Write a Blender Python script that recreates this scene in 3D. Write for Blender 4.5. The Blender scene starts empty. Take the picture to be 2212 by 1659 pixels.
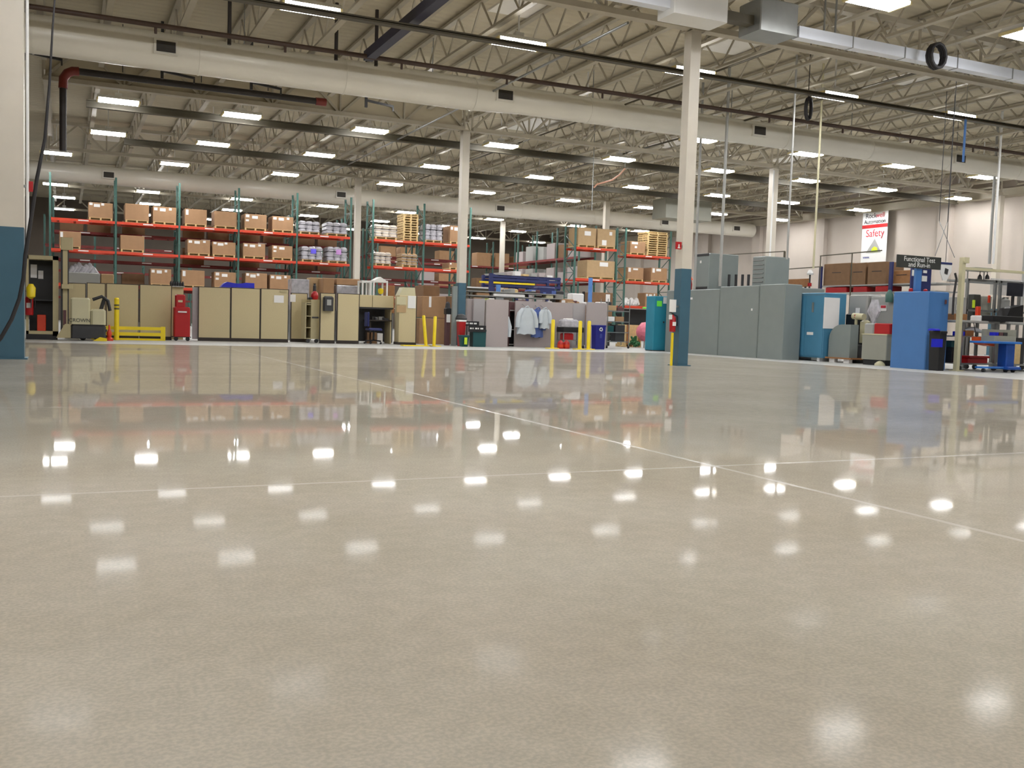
import bpy, math, random
from mathutils import Vector, Matrix
random.seed(7)
C = bpy.context.scene.collection
sc = bpy.context.scene
PI = math.pi

# ------------------------------------------------------------------ camera, world, exposure
W, H, F = 2212.0, 1659.0, 2081.5
YAW, PITCH, ROLL, CH = 0.43614522, -0.06410633, 0.03076145, 0.82
_f = Vector((math.sin(YAW)*math.cos(PITCH), math.cos(YAW)*math.cos(PITCH), math.sin(PITCH)))
_r = Vector((math.cos(YAW), -math.sin(YAW), 0))
_u = _r.cross(_f)
_r2 = math.cos(ROLL)*_r + math.sin(ROLL)*_u
_u2 = -math.sin(ROLL)*_r + math.cos(ROLL)*_u
cam_data = bpy.data.cameras.new('camera'); cam = bpy.data.objects.new('camera', cam_data); C.objects.link(cam)
cam.matrix_world = Matrix(((_r2.x, _u2.x, -_f.x, 0), (_r2.y, _u2.y, -_f.y, 0), (_r2.z, _u2.z, -_f.z, CH), (0, 0, 0, 1)))
cam_data.sensor_width = 36; cam_data.lens = F/W*36; cam_data.clip_start = 0.05; cam_data.clip_end = 300
sc.camera = cam
sc.view_settings.view_transform = 'Standard'; sc.view_settings.look = 'None'
sc.view_settings.gamma = 1; sc.view_settings.use_curve_mapping = False
sc.view_settings.exposure = 1.70
LAMP = 20.5                                   # radiance of the high-bay lenses
wd = bpy.data.worlds.new('world'); sc.world = wd; wd.use_nodes = True
wd.node_tree.nodes['Background'].inputs[0].default_value = (.5, .48, .45, 1)
wd.node_tree.nodes['Background'].inputs[1].default_value = 0.0
sc.cycles.max_bounces = 8; sc.cycles.diffuse_bounces = 4; sc.cycles.glossy_bounces = 4

def at(x, y, Y=None, X=None, Z=None):
    """survey: the point where the sight line through (x, y) of the photo meets a plane of the hall"""
    d = _r2*((x-W/2)/F) - _u2*((y-H/2)/F) + _f
    if Y is not None: t = Y/d.y
    elif X is not None: t = X/d.x
    else: t = (Z-CH)/d.z
    return Vector((0, 0, CH)) + d*t

# ------------------------------------------------------------------ materials
def lin(v):
    v /= 255.0
    return v/12.92 if v <= .04045 else ((v+.055)/1.055)**2.4
MATS = {}
def mat(name, rgb, rough=.6, metal=0.0, var=.12, scale=3.0, bump=0.0, spec=.5, emit=0, alpha=1):
    if name in MATS: return MATS[name]
    m = bpy.data.materials.new(name); m.use_nodes = True; MATS[name] = m
    nt = m.node_tree; b = nt.nodes['Principled BSDF']
    col = tuple(lin(v) for v in rgb)
    tc = nt.nodes.new('ShaderNodeTexCoord'); nz = nt.nodes.new('ShaderNodeTexNoise')
    nz.inputs['Scale'].default_value = scale; nz.inputs['Detail'].default_value = 4
    nt.links.new(tc.outputs['Object'], nz.inputs['Vector'])
    rp = nt.nodes.new('ShaderNodeValToRGB')
    rp.color_ramp.elements[0].position = .3; rp.color_ramp.elements[1].position = .7
    rp.color_ramp.elements[0].color = tuple(c*(1-var) for c in col)+(1,)
    rp.color_ramp.elements[1].color = tuple(min(1, c*(1+var)) for c in col)+(1,)
    nt.links.new(nz.outputs['Fac'], rp.inputs['Fac']); nt.links.new(rp.outputs['Color'], b.inputs['Base Color'])
    b.inputs['Roughness'].default_value = rough; b.inputs['Metallic'].default_value = metal
    b.inputs['Specular IOR Level'].default_value = spec
    if emit:
        b.inputs['Emission Color'].default_value = col+(1,); b.inputs['Emission Strength'].default_value = emit
    if alpha < 1: b.inputs['Alpha'].default_value = alpha
    if bump:
        bp = nt.nodes.new('ShaderNodeBump'); bp.inputs['Strength'].default_value = bump
        nt.links.new(nz.outputs['Fac'], bp.inputs['Height']); nt.links.new(bp.outputs['Normal'], b.inputs['Normal'])
    return m
M = dict(
 column=mat('cream_paint', (205, 198, 184), .45, var=.03), colblue=mat('steel_blue_paint', (62, 98, 116), .4, var=.05),
 steel=mat('white_painted_steel', (176, 168, 150), .55, var=.06), steeldk=mat('dark_olive_steel', (82, 76, 60), .55, var=.08),
 pipe=mat('black_iron_pipe', (48, 42, 40), .5, var=.1), redpipe=mat('red_pipe_fitting', (120, 42, 34), .45), brown=mat('rust_brown_pipe', (66, 46, 34), .55),
 duct=mat('cream_duct_paint', (226, 222, 210), .33, var=.03, scale=1), bluebeam=mat('navy_steel', (38, 38, 62), .5),
 galv=mat('galvanised_steel', (150, 152, 150), .35, .6, var=.08), grille=mat('dark_grille', (58, 52, 42), .6), white=mat('white_enamel', (228, 228, 226), .35, var=.02),
 cap=mat('warm_lamp_socket', (240, 225, 170), .4), black=mat('black_plastic', (24, 24, 26), .45), dark=mat('dark_grey_metal', (52, 52, 54), .5),
 panel=mat('tan_partition_fabric', (198, 184, 146), .85, var=.03, scale=40), trim=mat('dark_brown_trim', (46, 36, 30), .5),
 panelg=mat('mauve_grey_partition_fabric', (168, 158, 156), .85, var=.03, scale=40), panell=mat('pale_grey_partition_fabric', (170, 166, 166), .85, var=.03, scale=40),
 beige=mat('beige_machine_paint', (178, 166, 128), .45, var=.05), cream=mat('cream_machine_paint', (196, 190, 156), .45, var=.04),
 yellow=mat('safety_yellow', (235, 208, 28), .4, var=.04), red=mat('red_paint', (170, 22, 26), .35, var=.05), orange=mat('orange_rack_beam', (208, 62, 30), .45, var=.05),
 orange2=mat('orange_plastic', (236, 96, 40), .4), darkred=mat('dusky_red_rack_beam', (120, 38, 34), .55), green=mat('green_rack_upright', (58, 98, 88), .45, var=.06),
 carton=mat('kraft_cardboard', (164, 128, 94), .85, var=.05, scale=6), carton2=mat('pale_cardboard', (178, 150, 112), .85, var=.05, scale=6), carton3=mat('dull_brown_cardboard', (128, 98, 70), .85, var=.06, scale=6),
 paper=mat('white_paper', (232, 230, 228), .7, var=.02), wood=mat('pale_pallet_wood', (206, 178, 126), .75, var=.12, scale=12), wood2=mat('brown_wood', (150, 104, 62), .7, var=.1, scale=10),
 wrap=mat('clear_stretch_wrap', (178, 176, 182), .18, var=.25, scale=7, bump=.6), wrapw=mat('white_wrapped_goods', (208, 196, 180), .3, var=.12, scale=7, bump=.5),
 blue=mat('bright_blue_plastic', (32, 38, 190), .35), navy=mat('navy_rack_paint', (38, 46, 98), .45), recyc=mat('recycling_blue', (30, 34, 130), .4, var=.04),
 purple=mat('violet_paper', (100, 88, 220), .7), pink=mat('pink_plastic', (220, 120, 140), .5), lilac=mat('lilac_paper', (190, 140, 200), .7), lime=mat('lime_paper', (110, 225, 70), .7), hiviz=mat('yellow_green_label', (200, 225, 50), .6),
 teal=mat('teal_cabinet_paint', (42, 132, 156), .4, var=.04), tealbin=mat('dark_teal_plastic', (18, 74, 76), .45, var=.05), cab1=mat('steel_blue_cabinet_paint', (72, 130, 162), .38, var=.05), cab2=mat('royal_blue_cabinet_paint', (70, 118, 176), .4, var=.03),
 grey=mat('machine_grey_paint', (128, 136, 134), .4, var=.03), grey2=mat('light_machine_grey', (158, 158, 154), .45, var=.03), grey3=mat('warm_grey_plastic', (150, 150, 138), .5, var=.03),
 coatw=mat('white_coat_cloth', (190, 198, 204), .9, var=.06), coatb=mat('blue_coat_cloth', (84, 104, 164), .9, var=.12), maroon=mat('maroon_cloth', (92, 60, 62), .8), signk=mat('dark_sign_board', (52, 54, 50), .5, var=.05),
 plant=mat('green_plastic_parts', (34, 96, 48), .5, var=.3), hose=mat('black_rubber', (40, 38, 40), .6), peach=mat('peach_cable', (226, 170, 144), .5), lblue=mat('pale_blue_tape', (90, 140, 210), .5),
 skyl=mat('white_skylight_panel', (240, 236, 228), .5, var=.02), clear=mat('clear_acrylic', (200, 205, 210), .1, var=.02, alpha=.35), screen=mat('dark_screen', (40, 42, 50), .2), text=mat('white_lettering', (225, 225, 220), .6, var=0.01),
 textk=mat('black_lettering', (30, 30, 36), .6, var=.01), textr=mat('red_lettering', (196, 48, 62), .6, var=.01), textb=mat('blue_lettering', (60, 70, 150), .6, var=.01), busw=mat('white_busway_enamel', (225, 230, 240), .3, var=.02),
)
def tune(name, **k): pass
def emis(name, col, s):
    m = bpy.data.materials.new(name); m.use_nodes = True
    b = m.node_tree.nodes['Principled BSDF']; b.inputs['Base Color'].default_value = (.9, .9, .9, 1)
    b.inputs['Emission Color'].default_value = col+(1,); b.inputs['Emission Strength'].default_value = s
    return m
M['lens'] = emis('lit_lamp_lens', (.99, .99, 1.0), LAMP)
M['lens'].cycles.emission_sampling = 'FRONT'

def floor_material():
    m = bpy.data.materials.new('polished_concrete'); m.use_nodes = True
    nt = m.node_tree; N = nt.nodes.new; L = nt.links.new; b = nt.nodes['Principled BSDF']
    tc = N('ShaderNodeTexCoord'); sep = N('ShaderNodeSeparateXYZ'); L(tc.outputs['Object'], sep.inputs[0])
    n1 = N('ShaderNodeTexNoise'); n1.inputs['Scale'].default_value = .8; n1.inputs['Detail'].default_value = 6; L(tc.outputs['Object'], n1.inputs['Vector'])
    n2 = N('ShaderNodeTexNoise'); n2.inputs['Scale'].default_value = 90; n2.inputs['Detail'].default_value = 5; L(tc.outputs['Object'], n2.inputs['Vector'])
    n3 = N('ShaderNodeTexNoise'); n3.inputs['Scale'].default_value = 12; n3.inputs['Detail'].default_value = 6; L(tc.outputs['Object'], n3.inputs['Vector'])
    def ramp(src, stops):
        r = N('ShaderNodeValToRGB'); e = r.color_ramp.elements
        e[0].position, e[0].color = stops[0][0], stops[0][1]+(1,)
        e[1].position, e[1].color = stops[1][0], stops[1][1]+(1,)
        L(src, r.inputs['Fac']); return r
    def mth(op, a, bv=None, clamp=False):
        x = N('ShaderNodeMath'); x.operation = op; x.use_clamp = clamp
        for i, v in enumerate((a, bv)):
            if v is None: continue
            if isinstance(v, (int, float)): x.inputs[i].default_value = v
            else: L(v, x.inputs[i])
        return x.outputs[0]
    def mix(f, a, c, typ='MIX'):
        x = N('ShaderNodeMix'); x.data_type = 'RGBA'; x.blend_type = typ
        if isinstance(f, (int, float)): x.inputs[0].default_value = f
        else: L(f, x.inputs[0])
        for i, v in ((6, a), (7, c)):
            if isinstance(v, tuple): x.inputs[i].default_value = v+(1,)
            else: L(v, x.inputs[i])
        return x.outputs[2]
    base = ramp(n1.outputs['Fac'], [(.33, (.46, .415, .335)), (.68, (.535, .495, .415))]).outputs[0]
    sp = ramp(n2.outputs['Fac'], [(.40, (.80, .80, .80)), (.62, (1.12, 1.10, 1.06))]).outputs[0]
    base = mix(.5, base, sp, 'MULTIPLY')
    ms = ramp(n3.outputs['Fac'], [(.4, (.92, .92, .92)), (.65, (1.04, 1.04, 1.04))]).outputs[0]
    base = mix(.6, base, ms, 'MULTIPLY')
    # filled control joints
    wob = mth('MULTIPLY', mth('SUBTRACT', n3.outputs['Fac'], .5), .02)
    X = mth('ADD', sep.outputs[0], wob); Y = mth('ADD', sep.outputs[1], wob)
    jm = None
    for ax, v, w, s in ((X, 3.52, .017, .8), (X, -8.9, .02, .6), (X, 15.9, .02, .3), (Y, 4.66, .014, .8), (Y, 8.8, .014, .5), (Y, 12.95, .02, .5), (Y, 17.1, .03, .5), (Y, 21.2, .04, .4), (Y, .5, .02, .8)):
        t = mth('MULTIPLY', mth('LESS_THAN', mth('ABSOLUTE', mth('SUBTRACT', ax, v)), w), s)
        jm = t if jm is None else mth('MAXIMUM', jm, t)
    base = mix(jm, base, (.60, .57, .51))
    # the unpolished border strip in front of the workstations
    m1 = mth('GREATER_THAN', Y, 25.2); m2 = mth('GREATER_THAN', X, 17.0)
    mm = mth('MAXIMUM', m1, m2)
    base = mix(mm, base, (.44, .44, .415))
    L(base, b.inputs['Base Color'])
    rr = ramp(n1.outputs['Fac'], [(.3, (.055, .055, .055)), (.75, (.095, .095, .095))]).outputs[0]
    rv = N('ShaderNodeRGBToBW'); L(rr, rv.inputs[0])
    r2 = mth('MAXIMUM', rv.outputs[0], mth('MULTIPLY', mm, .5)); r2 = mth('MAXIMUM', r2, mth('MULTIPLY', jm, .35))
    b.inputs['Roughness'].default_value = .8; b.inputs['Specular IOR Level'].default_value = 0
    # polish: the sheen of ground concrete grows steeply towards grazing angles and gets crisper there
    lw = N('ShaderNodeLayerWeight'); lw.inputs['Blend'].default_value = .5
    fa = lw.outputs['Facing']
    gl = N('ShaderNodeBsdfGlossy'); gl.distribution = 'GGX'
    rg = mth('ADD', mth('MULTIPLY', mth('SUBTRACT', .90, fa), .27, True), .026, True)
    rg = mth('MULTIPLY', rg, mth('ADD', rv.outputs[0], .92))
    rg = mth('MAXIMUM', rg, mth('MULTIPLY', mm, .42)); rg = mth('MAXIMUM', rg, mth('MULTIPLY', jm, .3))
    L(rg, gl.inputs['Roughness'])
    mr = N('ShaderNodeMapRange'); mr.interpolation_type = 'SMOOTHSTEP'
    mr.inputs['From Min'].default_value = .815; mr.inputs['From Max'].default_value = .93; mr.inputs['To Min'].default_value = .013; mr.inputs['To Max'].default_value = .54
    L(fa, mr.inputs['Value'])
    fr = mth('MULTIPLY', mr.outputs[0], mth('ADD', .72, mth('MULTIPLY', n3.outputs['Fac'], .56)), True)
    fr = mth('MULTIPLY', fr, mth('SUBTRACT', 1.0, mth('MULTIPLY', mm, .45)))
    mx = N('ShaderNodeMixShader'); L(fr, mx.inputs[0]); L(b.outputs[0], mx.inputs[1]); L(gl.outputs[0], mx.inputs[2])
    L(mx.outputs[0], nt.nodes['Material Output'].inputs['Surface'])
    bp = N('ShaderNodeBump'); bp.inputs['Strength'].default_value = .08; bp.inputs['Distance'].default_value = .002
    n4 = N('ShaderNodeTexNoise'); n4.inputs['Scale'].default_value = 2.2; n4.inputs['Detail'].default_value = 2; L(tc.outputs['Object'], n4.inputs['Vector'])
    L(n4.outputs['Fac'], bp.inputs['Height']); L(bp.outputs['Normal'], gl.inputs['Normal'])
    return m
def deck_material(name, rgb, scale, axis, var=.05, rough=.8, band=None):
    m = mat(name, rgb, rough, var=var, scale=.7); nt = m.node_tree; b = nt.nodes['Principled BSDF']
    tc = nt.nodes.new('ShaderNodeTexCoord'); wv = nt.nodes.new('ShaderNodeTexWave'); wv.bands_direction = axis
    wv.inputs['Scale'].default_value = scale
    bp = nt.nodes.new('ShaderNodeBump'); bp.inputs['Strength'].default_value = .5; bp.inputs['Distance'].default_value = .04
    nt.links.new(tc.outputs['Object'], wv.inputs['Vector']); nt.links.new(wv.outputs['Fac'], bp.inputs['Height']); nt.links.new(bp.outputs['Normal'], b.inputs['Normal'])
    return m
M['floor'] = floor_material()
M['deck'] = deck_material('ribbed_roof_deck', (196, 186, 162), 1.0, 'Y')
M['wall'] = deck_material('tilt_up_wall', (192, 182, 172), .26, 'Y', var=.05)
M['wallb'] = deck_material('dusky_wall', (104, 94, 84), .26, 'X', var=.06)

# ------------------------------------------------------------------ mesh helpers
class MB:
    def __init__(s): s.v = []; s.f = []; s.mi = []; s.m = []
    def mid(s, m):
        if m not in s.m: s.m.append(m)
        return s.m.index(m)
    def add(s, vs, fs, m):
        k = len(s.v); s.v += [tuple(v) for v in vs]; i = s.mid(m)
        for f in fs: s.f.append(tuple(a+k for a in f)); s.mi.append(i)
        return s
    def box(s, x0, y0, z0, x1, y1, z1, m):
        if x0 > x1: x0, x1 = x1, x0
        if y0 > y1: y0, y1 = y1, y0
        if z0 > z1: z0, z1 = z1, z0
        v = [(x, y, z) for z in (z0, z1) for y in (y0, y1) for x in (x0, x1)]
        return s.add(v, [(0, 2, 3, 1), (4, 5, 7, 6), (0, 1, 5, 4), (1, 3, 7, 5), (3, 2, 6, 7), (2, 0, 4, 6)], m)
    def bev(s, x0, y0, z0, x1, y1, z1, m, r=.02):
        """box with chamfered vertical and top edges"""
        r = min(r, (x1-x0)/2.2, (y1-y0)/2.2, (z1-z0)/2.2)
        ring = lambda a, z: [(x0+a+r, y0+a, z), (x1-a-r, y0+a, z), (x1-a, y0+a+r, z), (x1-a, y1-a-r, z), (x1-a-r, y1-a, z), (x0+a+r, y1-a, z), (x0+a, y1-a-r, z), (x0+a, y0+a+r, z)]
        v = ring(0, z0)+ring(0, z1-r)+ring(r, z1)
        f = [tuple(range(7, -1, -1)), tuple(range(16, 24))]
        for k in (0, 8):
            for i in range(8): j = (i+1) % 8; f.append((k+i, k+j, k+8+j, k+8+i))
        return s.add(v, f, m)
    def bar(s, a, b, w, m, h=None):
        a = Vector(a); b = Vector(b); d = (b-a)
        if d.length < 1e-6: return s
        d.normalize(); up = Vector((0, 0, 1)) if abs(d.z) < .9 else Vector((1, 0, 0))
        r = d.cross(up).normalized(); u = r.cross(d); h = h or w
        o = [r*(w/2)+u*(h/2), -r*(w/2)+u*(h/2), -r*(w/2)-u*(h/2), r*(w/2)-u*(h/2)]
        return s.add([a+x for x in o]+[b+x for x in o], [(3, 2, 1, 0), (4, 5, 6, 7)]+[(i, (i+1) % 4, (i+1) % 4+4, i+4) for i in range(4)], m)
    def tube(s, pts, r, m, n=10, caps=True):
        pts = [Vector(p) for p in pts]; k = len(pts); rr = r if isinstance(r, (list, tuple)) else [r]*k
        vs = []; prev = None
        for i, p in enumerate(pts):
            d = (pts[min(i+1, k-1)]-pts[max(i-1, 0)]).normalized()
            if prev is None: a = Vector((0, 0, 1)) if abs(d.z) < .9 else Vector((1, 0, 0)); u = d.cross(a).normalized()
            else: u = (prev-d*prev.dot(d)).normalized()
            prev = u; w = d.cross(u)
            vs += [p+(u*math.cos(2*PI*j/n)+w*math.sin(2*PI*j/n))*rr[i] for j in range(n)]
        fs = [(i*n+j, i*n+(j+1) % n, (i+1)*n+(j+1) % n, (i+1)*n+j) for i in range(k-1) for j in range(n)]
        if caps: fs += [tuple(range(n-1, -1, -1)), tuple(range((k-1)*n, k*n))]
        return s.add(vs, fs, m)
    def lathe(s, cx, cy, prof, m, n=16):
        vs = [(cx+r*math.cos(2*PI*j/n), cy+r*math.sin(2*PI*j/n), z) for r, z in prof for j in range(n)]
        k = len(prof)
        fs = [(i*n+j, i*n+(j+1) % n, (i+1)*n+(j+1) % n, (i+1)*n+j) for i in range(k-1) for j in range(n)]
        fs += [tuple(range(n-1, -1, -1)), tuple(range((k-1)*n, k*n))]
        return s.add(vs, fs, m)
    def prism(s, poly, axis, a, b, m):
        """polygon of 2-D points extruded along an axis ('x','y','z')"""
        def p3(p, t): return {'x': (t, p[0], p[1]), 'y': (p[0], t, p[1]), 'z': (p[0], p[1], t)}[axis]
        n = len(poly); v = [p3(p, a) for p in poly]+[p3(p, b) for p in poly]
        return s.add(v, [tuple(range(n-1, -1, -1)), tuple(range(n, 2*n))]+[(i, (i+1) % n, (i+1) % n+n, i+n) for i in range(n)], m)
    def build(s, name, parent=None, off=None, smooth=False, **props):
        me = bpy.data.meshes.new(name); off = off or (parent.location if parent is not None else Vector((0, 0, 0)))
        if parent is not None and parent.parent is not None and off == parent.location: off = parent.parent.location+parent.location
        me.from_pydata([(v[0]-off[0], v[1]-off[1], v[2]-off[2]) for v in s.v], [], s.f)
        for m in s.m: me.materials.append(m)
        for p, i in zip(me.polygons, s.mi): p.material_index = i
        me.validate(); me.update()
        if smooth:
            for p in me.polygons: p.use_smooth = True
            try: me.set_sharp_from_angle(angle=math.radians(40))
            except Exception: pass
        o = bpy.data.objects.new(name, me); C.objects.link(o)
        if parent is not None: o.parent = parent
        for k, v in props.items(): o[k] = v
        return o
def thing(name, label, cat, loc=(0, 0, 0), group=None):
    o = bpy.data.objects.new(name, None); C.objects.link(o); o.location = Vector(loc); o.empty_display_size = .1
    o['label'] = label; o['category'] = cat
    if group: o['group'] = group
    return o
def solo(name, mb, label, cat, group=None, smooth=False):
    """a thing that is one mesh; origin at the middle of its base"""
    xs = [v[0] for v in mb.v]; ys = [v[1] for v in mb.v]; zs = [v[2] for v in mb.v]
    off = Vector(((min(xs)+max(xs))/2, (min(ys)+max(ys))/2, min(zs)))
    o = mb.build(name, off=off, smooth=smooth); o.location = off; o['label'] = label; o['category'] = cat
    if group: o['group'] = group
    return o
def struct(name, mb): return mb.build(name, kind='structure')
def sub(part, name, mb, root, smooth=False):
    """sub-part: child of a part whose origin is its root's origin"""
    me_o = mb.build(name, off=root.location, smooth=smooth); me_o.parent = part; return me_o
def copy_tree(o, parent=None):
    c = o.copy(); C.objects.link(c)
    if parent is not None: c.parent = parent
    for ch in list(o.children): copy_tree(ch, c)
    return c
def lettering(body, size, loc, rot, m, parent, name='lettering', extrude=.002, align='CENTER'):
    cu = bpy.data.curves.new(name, 'FONT'); cu.body = body; cu.size = size; cu.extrude = extrude
    cu.align_x = align; cu.align_y = 'CENTER'; cu.materials.append(m)
    tmp = bpy.data.objects.new(name, cu); C.objects.link(tmp)
    me = bpy.data.meshes.new_from_object(tmp.evaluated_get(bpy.context.evaluated_depsgraph_get())); me.name = name
    bpy.data.objects.remove(tmp); bpy.data.curves.remove(cu)
    o = bpy.data.objects.new(name, me); C.objects.link(o); o.parent = parent
    o.location = Vector(loc)-parent.location; o.rotation_euler = rot
    return o
ROT_Y = (PI/2, 0, 0)            # reads from -Y
ROT_X = (PI/2, 0, -PI/2)        # reads from -X
ORD = 'first second third fourth fifth sixth seventh eighth ninth tenth eleventh twelfth thirteenth fourteenth fifteenth sixteenth seventeenth eighteenth nineteenth twentieth twenty-first twenty-second twenty-third twenty-fourth twenty-fifth twenty-sixth twenty-seventh twenty-eighth twenty-ninth thirtieth'.split()
def pb(x0, yt, x1, yb, Y):
    """photo rectangle on the plane y=Y -> X0, X1, Ztop, Zbottom"""
    ym = (yt+yb)/2; xm = (x0+x1)/2
    return at(x0, ym, Y=Y).x, at(x1, ym, Y=Y).x, at(xm, yt, Y=Y).z, at(xm, yb, Y=Y).z
def pbx(x0, yt, x1, yb, X):
    """photo rectangle on the plane x=X -> Yfar, Ynear, Ztop, Zbottom"""
    ym = (yt+yb)/2; xm = (x0+x1)/2
    return at(x0, ym, X=X).y, at(x1, ym, X=X).y, at(xm, yt, X=X).z, at(xm, yb, X=X).z

# ------------------------------------------------------------------ the hall
X0, X1, Y0, Y1, DECK = -9.0, 38.0, -12.0, 74.0, 8.35
GX = [-.67+12.65*k for k in range(4)]            # column lines
GY = [4.5, 17.1, 29.7, 42.3, 54.9, 67.5]
struct('floor', MB().box(X0, Y0, -.2, X1, Y1, 0, M['floor']))
struct('ceiling', MB().box(X0, Y0, DECK, X1, Y1, DECK+.2, M['deck']))
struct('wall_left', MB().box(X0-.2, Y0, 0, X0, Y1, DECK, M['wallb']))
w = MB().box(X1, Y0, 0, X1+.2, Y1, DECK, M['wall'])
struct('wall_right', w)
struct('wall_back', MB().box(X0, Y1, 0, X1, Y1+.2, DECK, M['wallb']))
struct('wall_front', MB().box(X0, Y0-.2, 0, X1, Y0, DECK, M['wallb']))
pl = MB()
for k, y in enumerate([18.0, 22.5, 27.0, 33.2, 41.5, 46.9, 52, 60]):
    pl.box(X1-.25, y-.35, 0, X1, y+.35, DECK, M['wall'])
pl.box(X1-.5, Y0, 7.0, X1, Y1, 7.35, M['steel'])
struct('trim_1', pl)

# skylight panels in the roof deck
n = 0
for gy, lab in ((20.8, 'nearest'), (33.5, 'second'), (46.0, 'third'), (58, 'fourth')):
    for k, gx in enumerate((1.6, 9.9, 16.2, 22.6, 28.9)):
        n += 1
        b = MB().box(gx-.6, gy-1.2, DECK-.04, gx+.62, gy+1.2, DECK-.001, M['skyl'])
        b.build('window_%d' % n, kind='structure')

# roof joists: a bar joist copied over every bay
jl = 12.6
def joist_mesh():
    b = MB(); m = M['steel']; zb, zt = 7.42, 8.22
    b.box(-.07, .55, zb, .07, jl-.55, zb+.06, m); b.box(-.07, .02, zt, .07, jl-.02, zt+.07, m)
    k = 16; y0, y1 = .55, jl-.55; st = (y1-y0)/k
    for i in range(k):
        za, zc = (zb+.03, zt+.02) if i % 2 == 0 else (zt+.02, zb+.03)
        b.bar((0, y0+i*st, za), (0, y0+(i+1)*st, zc), .035, m)
    b.bar((0, .55, zb+.03), (0, .08, zt), .04, m); b.bar((0, jl-.55, zb+.03), (0, jl-.08, zt), .04, m)
    return b
jo0 = None
BAY = ['over the bay above the camera', 'over the bay past the nearest columns', 'over the bay past the second column row', 'over the bay past the third column row', 'over the bay past the fourth column row']
for r, gy in enumerate(GY[:5]):
    cnt = 0
    for k in range(-2, 25):
        x = GX[0]+1.5813*k
        if k % 8 == 0: x += .18
        p = at(1106, 600, Y=gy+6)
        if x < -2.2 + 0*gy or x > X1-.5: continue
        if jo0 is None:
            jo0 = joist_mesh().build('roof_joist'); o = jo0
        else:
            o = jo0.copy(); C.objects.link(o)
        o.location = (x, gy, 0); o['label'] = 'white bar joist %s, %s from the left' % (BAY[r], ORD[cnt]); cnt += 1
        o['category'] = 'roof joist'; o['group'] = 'bar joists carrying the roof deck'
# girders along X on the column lines
def girder_mesh():
    b = MB(); m = M['steel']; L_ = 12.65
    b.box(.14, -.11, 7.0, L_-.14, .11, 7.12, m); b.box(.0, -.11, 8.0, L_, .11, 8.12, m)
    k = 12; st = (L_-.28)/k
    for i in range(k):
        za, zc = (7.06, 8.06) if i % 2 == 0 else (8.06, 7.06)
        b.bar((.14+i*st, 0, za), (.14+(i+1)*st, 0, zc), .07, m)
    for i in range(0, k+1, 2): b.bar((.14+i*st, 0, 7.06), (.14+i*st, 0, 8.06), .05, m)
    return b
g0 = None
for r, gy in enumerate(GY):
    for k in range(3):
        if g0 is None: g0 = girder_mesh().build('roof_girder'); o = g0
        else: o = g0.copy(); C.objects.link(o)
        o.location = (GX[k], gy, 0)
        o['label'] = 'white truss girder in the %s column row, %s bay' % (ORD[r], ('left', 'middle', 'right')[k])
        o['category'] = 'girder'; o['group'] = 'truss girders between the columns'

# columns
def column(x, y, label, w=.25, dx=0):
    b = MB(); zt = 7.0; pz = 2.06
    b.box(x-w/2, y-w/2, 0, x+w/2, y+w/2, pz, M['colblue']); b.box(x-w/2, y-w/2, pz, x+w/2, y+w/2, zt, M['column'])
    b.box(x-w/2-.05, y-w/2-.05, 0, x+w/2+.05, y+w/2+.05, .02, M['colblue'])
    b.box(x-w/2-.06, y-w/2-.06, zt, x+w/2+.06, y+w/2+.06, zt+.03, M['steel'])
    return solo('steel_column', b, label, 'column', 'square steel columns with blue painted foot')
column(-.80, 17.22, 'wide cream and blue column at the left edge of the hall', .46)
column(11.97, 17.22, 'nearest cream and blue column with the fire extinguisher on it')
column(11.93, 29.82, 'cream and blue column between the tan and grey workstations')
column(24.72, 29.82, 'cream column rising behind the grey machine enclosure')
column(37.25, 29.82, 'cream column close to the right wall behind the benches')
column(11.9, 42.42, 'column standing between the two long orange pallet racks')
column(24.72, 42.42, 'column behind the shrink wrapped cartons on the right racks')
column(24.68, 55.0, 'far white column behind the navy cantilever rack')
# conduits strapped on the column behind the enclosure
solo('conduit', MB().tube([(24.55, 29.62, 1.9), (24.55, 29.62, 6.9)], .03, M['white']), 'white conduit running up the column behind the grey enclosure', 'conduit')

# ducts
def duct(y, z, r, x0, x1, label, segs, grilles, rx=0):
    t = thing('round_duct', label, 'air duct', (x0, y, z))
    b = MB(); rr = (lambda x: r+rx*max(0, min(1, (11.0-x)/.8)))
    xs_ = [x0+(x1-x0)*i/48 for i in range(49)]; b.tube([(x, y, z) for x in xs_], [rr(x) for x in xs_], M['duct'], 28)
    b.build('duct_pipe', t, smooth=True)
    for i in range(segs):
        xx = x0+(x1-x0)*(i+.5)/segs
        MB().tube([(xx-.02, y, z), (xx+.02, y, z)], rr(xx)+.012, M['duct'], 28).build('seam_band', t, smooth=True)
    for gx in grilles:
        w, h = .42, .24; g = MB(); yy = y-rr(gx)-.06
        g.box(gx-w/2-.05, yy, z-h/2-.05, gx+w/2+.05, yy+.12, z+h/2+.05, M['duct'])
        go = g.build('register', t)
        g2 = MB().box(gx-w/2, yy-.012, z-h/2, gx+w/2, yy-.001, z+h/2, M['grille'])
        for q in range(5): g2.box(gx-w/2, yy-.02, z-h/2+h*q/5, gx+w/2, yy-.012, z-h/2+h*q/5+.012, M['dark'])
        o = g2.build('grille', off=t.location); o.parent = go
    for i in range(8):
        xx = x0+1.5+(x1-x0)*i/8
        MB().bar((xx, y, z+r), (xx, y, DECK), .02, M['galv']).build('hanger_rod', t)
    return t
duct(24.5, 6.91, .36, -2.4, 36.5, 'long cream round duct running across behind the nearest column', 11, [at(x, y, Y=24.1).x for x, y in ((358, 98), (1091, 207), (1641, 283), (2075, 341))], rx=.07)
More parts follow.
